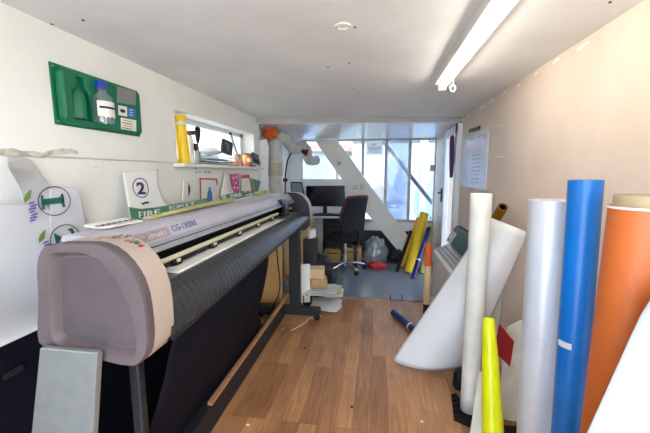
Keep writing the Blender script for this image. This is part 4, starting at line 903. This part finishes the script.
p = pZ(426, 329, 0); roll('banded_roll', 'slim roll banded orange, cream and black standing by the heater', 'vinyl roll', None, V((p.x, p.y, .001)), V((p.x - .008, p.y + .01, .785)), .031, None, 'kraft', .017, bands=[('black_film', 0, .30, 'black'), ('cream_film', .302, .745, 'beige_roll'), ('orange_film', .747, 1, 'orange')], tape=[(.17, 0, 2 * PI, .018, 'paper')])
o = V((.545, 3.12, 0)); t = thing('white_tub', 'small cream tub on floor behind the banded roll', 'tub', o)
bm = B(); lathe(bm, o, (0, 0, 1), [(.05, 0), (.06, .01), (.062, .15), (.05, .19), (.03, .2)], 20); put('tub_body', bm, 'cream', t, smooth=40)
bm = B(); lathe(bm, o + V((0, 0, .19)), (0, 0, 1), [(.036, 0), (.036, .025), (.03, .03)], 18); put('lid', bm, 'paper', t, smooth=40)
a, b = pZ(393.5, 312.5, .034), pZ(418, 333, .034); roll('small_blue_roll', 'short navy blue roll with white tape lying on wooden floor', 'vinyl roll', None, V((a.x, a.y, .034)), V((b.x + .03, b.y - .06, .034)), .033, 'navy_vinyl', 'black', .022, tape=[(.62, 0, 2 * PI, .022, 'paper')])
# ================================================================== HEATER
t = thing('storage_heater', 'white storage heater with top grille against the right wall', 'heater', (.75, 2.8, 0))
HX = .60
H0, H1 = 2.45, 3.46
bm = B(); prism(bm, [(HX, H0, .03), (HX, H0, .60), (HX + .015, H0, .612), (HX + .125, H0, .672), (HX + .15, H0, .68), (XR - .002, H0, .68), (XR - .002, H0, .03)], (0, H1 - H0, 0)); put('casing', bm, 'heater', t, bevel=.004)
sd_ = V((.11, 0, .06)).normalized(); nd_ = V((-.06, 0, .11)).normalized()
for i in range(3):
    bm = B(); c = V((HX + .015, (H0 + H1) / 2, .612)) + sd_ * (.027 + .036 * i) + nd_ * .001; obox(bm, c, sd_ * .0145, (0, (H1 - H0) / 2 - .03, 0), nd_ * .0015); put('grille', bm, 'grille', t)
bm = B(); box(bm, (HX + .05, H0 + .02, 0), (XR - .05, H1 - .02, .03)); put('plinth', bm, 'charcoal', t)
t = thing('lever_arch_folder', 'dark green rounded folder case with a white ringed label on heater', 'folder', (.80, 3.0, .682))
FY0, FY1 = 2.74, 3.40
prs = [(.70, .683), (.79, .683)]; cxy = V((.80, 0, .85)); ax_ = V((.10, 0, .167)).normalized(); pn = V((-ax_.z, 0, ax_.x))
top_c = V((.745, 0, .683)) + ax_ * .15
outl = [V((.745, 0, .683)) + pn * .042 + V((0, 0, .0)), ] + [top_c + (pn * math.cos(PI * k / 10) + ax_ * math.sin(PI * k / 10)) * .045 for k in range(11)] + [V((.745, 0, .683)) - pn * .04]
mz = min(p.z for p in outl); outl = [p + V((0, 0, .684 - mz)) for p in outl]
bm = B(); prism(bm, [V((p.x, FY0, p.z)) for p in outl], (0, FY1 - FY0, 0)); put('case', bm, 'folder', t, smooth=40, bevel=.006)
o2 = V((outl[0].x, 0, outl[0].z)) + ax_ * .06 + pn * .004; bm = B(); obox(bm, o2 + V((0, FY1 - .10, 0)), (0, .09, 0), ax_ * .055, pn * .002); lb_ = put('spine_label', bm, 'paper', t)
bm = B(); hoop(bm, o2 + V((0, FY1 - .10, 0)), (0, -1, 0), ax_, 0, 0, .06, .038, .008, .003); put('finger_ring', bm, 'black', lb_)
# purple cloth + cable in the doorway
bm = B(); rows = [[V((.875 + .012 * math.sin(i * 2.1 + z * 5), 4.04 + .04 * i, z)) for i in range(5)] for z in (1.83, 1.7, 1.55, 1.4, 1.34)]; grid(bm, rows); single('purple_cloth', bm, 'purple_cloth', 'dark purple cloth strip hanging in the right doorway', 'cloth', solid=.006, smooth='all', sub=1)
bm = B(); tube(bm, [(.862, 3.9, 1.93), (.862, 3.9, 1.7), (.864, 3.9, 1.5)], .004, 6); single('hanging_wire', bm, 'charcoal', 'thin dark wire hanging down the doorway frame', 'wire', smooth='all')
bm = B(); p = pY(432.5, 168, YB - .06); box(bm, p - V((.035, .0, .05)), p + V((.035, .04, .05))); single('junction_box', bm, 'mirror_grey', 'grey box fixed to the corner post by the doorway', 'box', bevel=.005)
# ================================================================== RIGHT WALL
WP = [pX(x, y, XR - .008) for x, y in ((460, 186), (486.3, 188.5), (490.2, 129), (462.5, 139))]
wy0, wy1 = 2.96, 3.83; wz0, wz1 = 1.255, 1.758
t = thing('whiteboard', 'white laminated notice with faint handwriting on the right wall', 'whiteboard', (XR, 3.4, wz0))
bm = B(); box(bm, (XR - .008, wy0, wz0), (XR, wy1, wz1)); put('panel', bm, mat('laminated', (222, 226, 232), .12), t, bevel=.001)
bm = B(); LY = V((0, -1, 0)); o = V((XR - .008, wy1, wz0))
def scrib(bm, x, y, w, h): 
    n = max(2, int(w / .035))
    for i in range(n): decal(bm, o, LY, UZ, [(x + w * i / n, y), (x + w * (i + .6) / n, y + h * random.uniform(0, .4)), (x + w * (i + .8) / n, y + h), (x + w * (i + .3) / n, y + h * random.uniform(.5, 1))], .0005)
for k in range(8): bm = B(); scrib(bm, .42 + .02 * (k % 3), .045 + .036 * k, .28 - .03 * (k % 3), .016); put('handwriting', bm, 'ink_grey', t)
for a_ in ((.05, .43, .12, .02), (.30, .455, .14, .016), (.62, .46, .18, .02), (.74, .43, .08, .02)): bm = B(); scrib(bm, *a_); put('handwriting', bm, 'ink_grey', t)
bm = B(); q = [pX(x, y, XR - .003) for x, y in ((469, 133), (480, 129.5), (480, 125.5), (469, 129.3))]; prism(bm, q, (.003, 0, 0)); t = single('wall_label', bm, 'charcoal', 'small dark label with pale lettering above the whiteboard', 'label')
bm = B(); c = sum(q, V()) / 4
for k in (-1, 1):
    hoop(bm, c, LY, UZ, .075 * k, 0, .045, .012, .008, .0015)
put('lettering', bm, 'ink_grey', t)
# ================================================================== RIGHT FOREGROUND ROLLS
G2 = 'tall rolls against the right wall'
r = .047; a = pY(567.5, 433, 1.12); b = pY(586, 180, 1.12)
d = (b - a); p0 = a + d * (-(a.z - .003) / d.z); roll('tall_vinyl_roll', 'tall bright blue vinyl roll, tallest against the right wall', 'vinyl roll', G2, p0, b, r, 'blue', 'black', .034, tape=[(.62, PI * 1.02, PI * 1.3, .02, 'sheet_white')])
a = pY(536, 433, 1.26); b = pY(550, 200, 1.26); d = b - a; p0 = a + d * (-(a.z - .003) / d.z); roll('tall_vinyl_roll', 'tall silvery white roll left of the bright blue roll', 'vinyl roll', G2, p0, b, .066, 'silver_film', 'paper', .034, tape=[(.62, PI * 1.28, PI * 1.48, .012, 'sheet_white')])
a = pY(613, 433, .93); b = pY(644, 208, .93); d = b - a; p0 = a + d * (-(a.z - .003) / d.z); t = roll('tall_vinyl_roll', 'tall rust orange roll with protruding brown core right of blue roll', 'vinyl roll', G2, p0, b, .072, 'rust', None, .062)
bm = B(); dd = d.normalized(); pipe_ring(bm, p0 + dd * .02, b + dd * .032, .061, .055, 28); put('core', bm, 'kraft', t, smooth=40)
bm = B(); grid(bm, [[b + dd * h + (V((math.cos(q), math.sin(q), 0))) * .0727 for q in [2 * PI * i / 30 for i in range(31)]] for h in (-.002, .004)]); put('torn_edge', bm, 'paper', t, solid=.001)
# white roll standing in front of the curled sheet
t = thing('tall_vinyl_roll', 'slim ivory roll standing in front of the big curled white sheet', 'vinyl roll', (.56, 1.87, .02), G2)
p0 = pY(469, 407, 1.88); b = pY(481.5, 193.5, 1.9); p0.z = .02; dn = (b - p0).normalized(); A_, B_, _ = frame(dn); rings = []
for i in range(13):
    f_ = i / 12; c = p0.lerp(b, f_); rr_ = .057 - .008 * (1 - f_)
    rings.append([c + A_ * (rr_ * (1 - .05 * k / 28) * math.cos(2 * PI * k / 28)) + B_ * (rr_ * (1 - .05 * k / 28) * math.sin(2 * PI * k / 28)) - (dn * .05 * max(0, math.cos(2 * PI * k / 28 - 1.0)) * 0 if i else V()) for k in range(28)])
bm = B(); ring_loft(bm, rings, cap=False); put('film', bm, 'cream', t, smooth=50, solid=.004, soloff=-1)
bm = B(); pipe_ring(bm, p0 + dn * .02, b - dn * .01, .036, .031, 24); put('core', bm, 'kraft', t, smooth=40)
# big curled sheet: a loose half tube leaning on the wall
bm = B(); rows = []
L0, L1 = V((.17, 2.08, .012)), pX(489, 216, .84)
R0, R1 = V((.50, 2.17, .012)), pY(526, 255, 1.66)
L1 = pY(489, 217, 2.12); M1 = pY(508, 222, 1.98); R1 = pY(528, 233, 1.86)
L0 = pZ(392, 361, .03); M0 = pZ(399, 386, .004); R0 = pZ(470, 366, .03)
cl_ = []
def bez(a, b, c, u): return a * (1 - u) ** 2 + b * (2 * u * (1 - u)) + c * u * u
N = 14
for i in range(N + 1):
    f_ = i / N; a = L0.lerp(L1, f_); b = R0.lerp(R1, f_); m = (a + b) / 2; bul = .12 * (1 - f_) + .10 * f_; dirn = V((-.25, -.9, .12)).normalized()
    rowp = []
    for k in range(13):
        u = k / 12; p = a.lerp(b, u) + dirn * (bul * math.sin(PI * u)) 
        rowp.append(p)
    rows.append(rowp)
for p in rows[0]:
    p.z = max(p.z, .004)
grid(bm, rows); t = thing('curled_vinyl_sheet', 'big curled white vinyl sheet leaning from floor to the right wall', 'vinyl sheet', (.3, 2.1, 0))
put('outer_curl', bm, 'vinyl_sheet', t, smooth='all', sub=1, solid=.0015)
bm = B(); rows = []
for i in range(4):
    f_ = i / 3; rows.append([L0.lerp(R0, .15 + .6 * u) + V((0, -.02 + .01 * math.sin(u * 6), .004 + .05 * f_)) + V((.05, .05, 0)) * f_ + V((0, -.07 * math.sin(PI * u), 0)) for u in [k / 8 for k in range(9)]])
grid(bm, rows); put('inner_curl', bm, 'vinyl_sheet', t, smooth='all', solid=.0015)
a, b = pZ(472, 257, .722), pY(503, 207, 2.3); roll('gold_roll', 'narrow gold roll poking up behind the big curled sheet', 'vinyl roll', None, a, b, .034, 'gold', 'black', .025)
# neon yellow roll
a = pY(493, 433, 1.48); b = pY(488.5, 318, 1.62); d = b - a; p0 = a + d * (-(a.z - .003) / d.z); dn = d.normalized(); p0 = p0 + V((0, 0, .0))
t = thing('neon_roll', 'neon yellow roll leaning behind the ivory roll', 'vinyl roll', p0)
bm = B(); A_, B_, _ = frame(d); rings = []
for i in range(11):
    f_ = i / 10; c = p0.lerp(b, f_); rr_ = .048 - .022 * f_ ** 2
    rings.append([c + A_ * (rr_ * math.cos(2 * PI * k / 24)) + B_ * (rr_ * math.sin(2 * PI * k / 24)) for k in range(24)])
ring_loft(bm, rings, cap=False); put('film', bm, 'neon', t, smooth=60, solid=.003, soloff=-1)
bm = B(); pipe_ring(bm, p0 + dn * .02, p0.lerp(b, .75), .022, .018, 20); put('core', bm, 'kraft', t, smooth=40)
# cards behind
bm = B(); P4 = [pY(x, y, z) for x, y, z in ((499, 324, 1.80), (514, 342, 1.72), (510, 367, 1.72), (494, 351, 1.80))]; prism(bm, P4, (.004, .008, 0)); single('red_card', bm, 'red_card', 'dark red card wedged right of the neon yellow roll', 'card')
bm = B(); P4 = [pY(x, y, z) for x, y, z in ((503, 352, 1.80), (507, 328, 1.85), (526, 318, 1.9), (526, 424, 1.83), (498, 418, 1.72))]; prism(bm, P4, (.003, .012, 0)); single('cream_card', bm, 'cream', 'cream board standing behind the red card', 'board')
bm = B(); P4 = [pY(x, y, z) for x, y, z in ((479, 372, 1.70), (486, 372, 1.72), (497, 433, 1.56), (497, 450, 1.52), (468, 450, 1.5), (470, 433, 1.52))]; prism(bm, P4, (.003, .006, 0)); single('cream_sheet', bm, 'cream', 'cream sheet standing between the ivory and neon yellow rolls', 'sheet')
t = thing('black_bracket', 'black ribbed plastic bracket on floor at foot of ivory roll', 'bracket', pZ(458, 412, 0))
q = [pZ(x, y, 0) for x, y in ((451, 396), (456, 395), (474, 420), (470, 428), (454, 421))]; bm = B(); prism(bm, [p + V((0, 0, .001)) for p in q], (0, 0, .014)); put('plate', bm, 'black', t, bevel=.002)
bm = B()
for k in range(5):
    a = q[0].lerp(q[4], .1 + .2 * k); b = q[1].lerp(q[2], .1 + .2 * k); cyl(bm, a + V((0, 0, .016)), a.lerp(b, .6) + V((0, 0, .016)), .005, seg=6)
put('rib', bm, 'black_gloss', t)
bm = B(); lathe(bm, pZ(459, 388, 0), (0, 0, 1), [(.03, 0.001), (.042, .02), (.04, .1), (.03, .12)], 18); single('black_end_cap', bm, 'black', 'round black plastic cap behind the ivory roll foot', 'cap', smooth=40)
bm = B(); p = pZ(508, 432, 0); box(bm, p + V((-.05, -.1, .001)), p + V((.06, -.01, .05))); single('black_block', bm, 'black', 'low black block on floor below the cream board', 'block', bevel=.004)
# near right white sheet
bm = B(); rows = []
for i in range(9):
    f_ = i / 8; z = .02 + 1.12 * f_
    a = V((.455 + .205 * f_, .70 - .0 * f_, z)); 
    rows.append([a + V((.36 * u * (1 - .2 * f_), .02 - .10 * math.sin(u * PI * .9) , 0)) for u in [k / 8 for k in range(9)]])
bm = B()
e0, e1 = pY(587, 433, .74), pY(653, 287, .78); d = e1 - e0; e0 = e0 + d * (-(e0.z - .01) / d.z); rows = []
for i in range(11):
    f_ = i / 10; a = e0.lerp(e1 + d * .0, f_); w = .30
    rows.append([V((min(a.x + w * u, XR - .012), a.y + .10 * math.sin(u * 2.6) * -.7 + .12 * u, a.z)) for u in [k / 8 for k in range(9)]])
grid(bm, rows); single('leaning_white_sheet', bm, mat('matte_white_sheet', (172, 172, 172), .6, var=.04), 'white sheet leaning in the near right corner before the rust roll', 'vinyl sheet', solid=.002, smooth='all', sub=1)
# little specks on the floor
for q, mm, lb in (((283, 329), 'paper', 'tiny white scrap near the plotter far foot'), ((305, 348), 'black', 'tiny dark scrap mid floor left of centre'), ((422, 422), 'paper', 'tiny white scrap at the near right of floor'), ((248, 425), 'paper', 'tiny white scrap at near left of floor by crossbar'), ((352, 407), 'black', 'tiny dark scrap in near centre of floor')):
    p = pZ(*q, .001); bm = B(); prism(bm, [p + V((.012 * math.cos(a_) * random.uniform(.5, 1), .012 * math.sin(a_) * random.uniform(.5, 1), 0)) for a_ in [i * PI / 3 for i in range(6)]], (0, 0, .002)); single('floor_scrap', bm, mm, lb, 'scrap')
# ================================================================== LIGHT
w = bpy.data.worlds.new('sky'); scn.world = w; w.use_nodes = True; nt = w.node_tree; bg = nt.nodes['Background']
tc = nt.nodes.new('ShaderNodeTexCoord'); nz = nt.nodes.new('ShaderNodeTexNoise'); nz.inputs['Scale'].default_value = 2.2; nz.inputs['Detail'].default_value = 5
rp = nt.nodes.new('ShaderNodeValToRGB'); rp.color_ramp.elements[0].color = (.5, .72, 1, 1); rp.color_ramp.elements[1].color = (.92, .97, 1, 1); rp.color_ramp.elements[0].position = .35; rp.color_ramp.elements[1].position = .6
nt.links.new(tc.outputs['Generated'], nz.inputs['Vector']); nt.links.new(nz.outputs['Fac'], rp.inputs['Fac']); nt.links.new(rp.outputs['Color'], bg.inputs['Color']); 
sx = nt.nodes.new('ShaderNodeSeparateXYZ'); nt.links.new(tc.outputs['Generated'], sx.inputs[0])
mr = nt.nodes.new('ShaderNodeMapRange'); mr.inputs['From Min'].default_value = .6; mr.inputs['From Max'].default_value = -.5; mr.inputs['To Min'].default_value = 1.05; mr.inputs['To Max'].default_value = 2.7
nt.links.new(sx.outputs['Y'], mr.inputs['Value']); nt.links.new(mr.outputs['Result'], bg.inputs['Strength'])
scn.view_settings.view_transform = 'Standard'; scn.view_settings.look = 'None'; scn.view_settings.gamma = 1; scn.view_settings.exposure = 1.88
scn.cycles.max_bounces = 10; scn.cycles.diffuse_bounces = 6; scn.cycles.transparent_max_bounces = 12
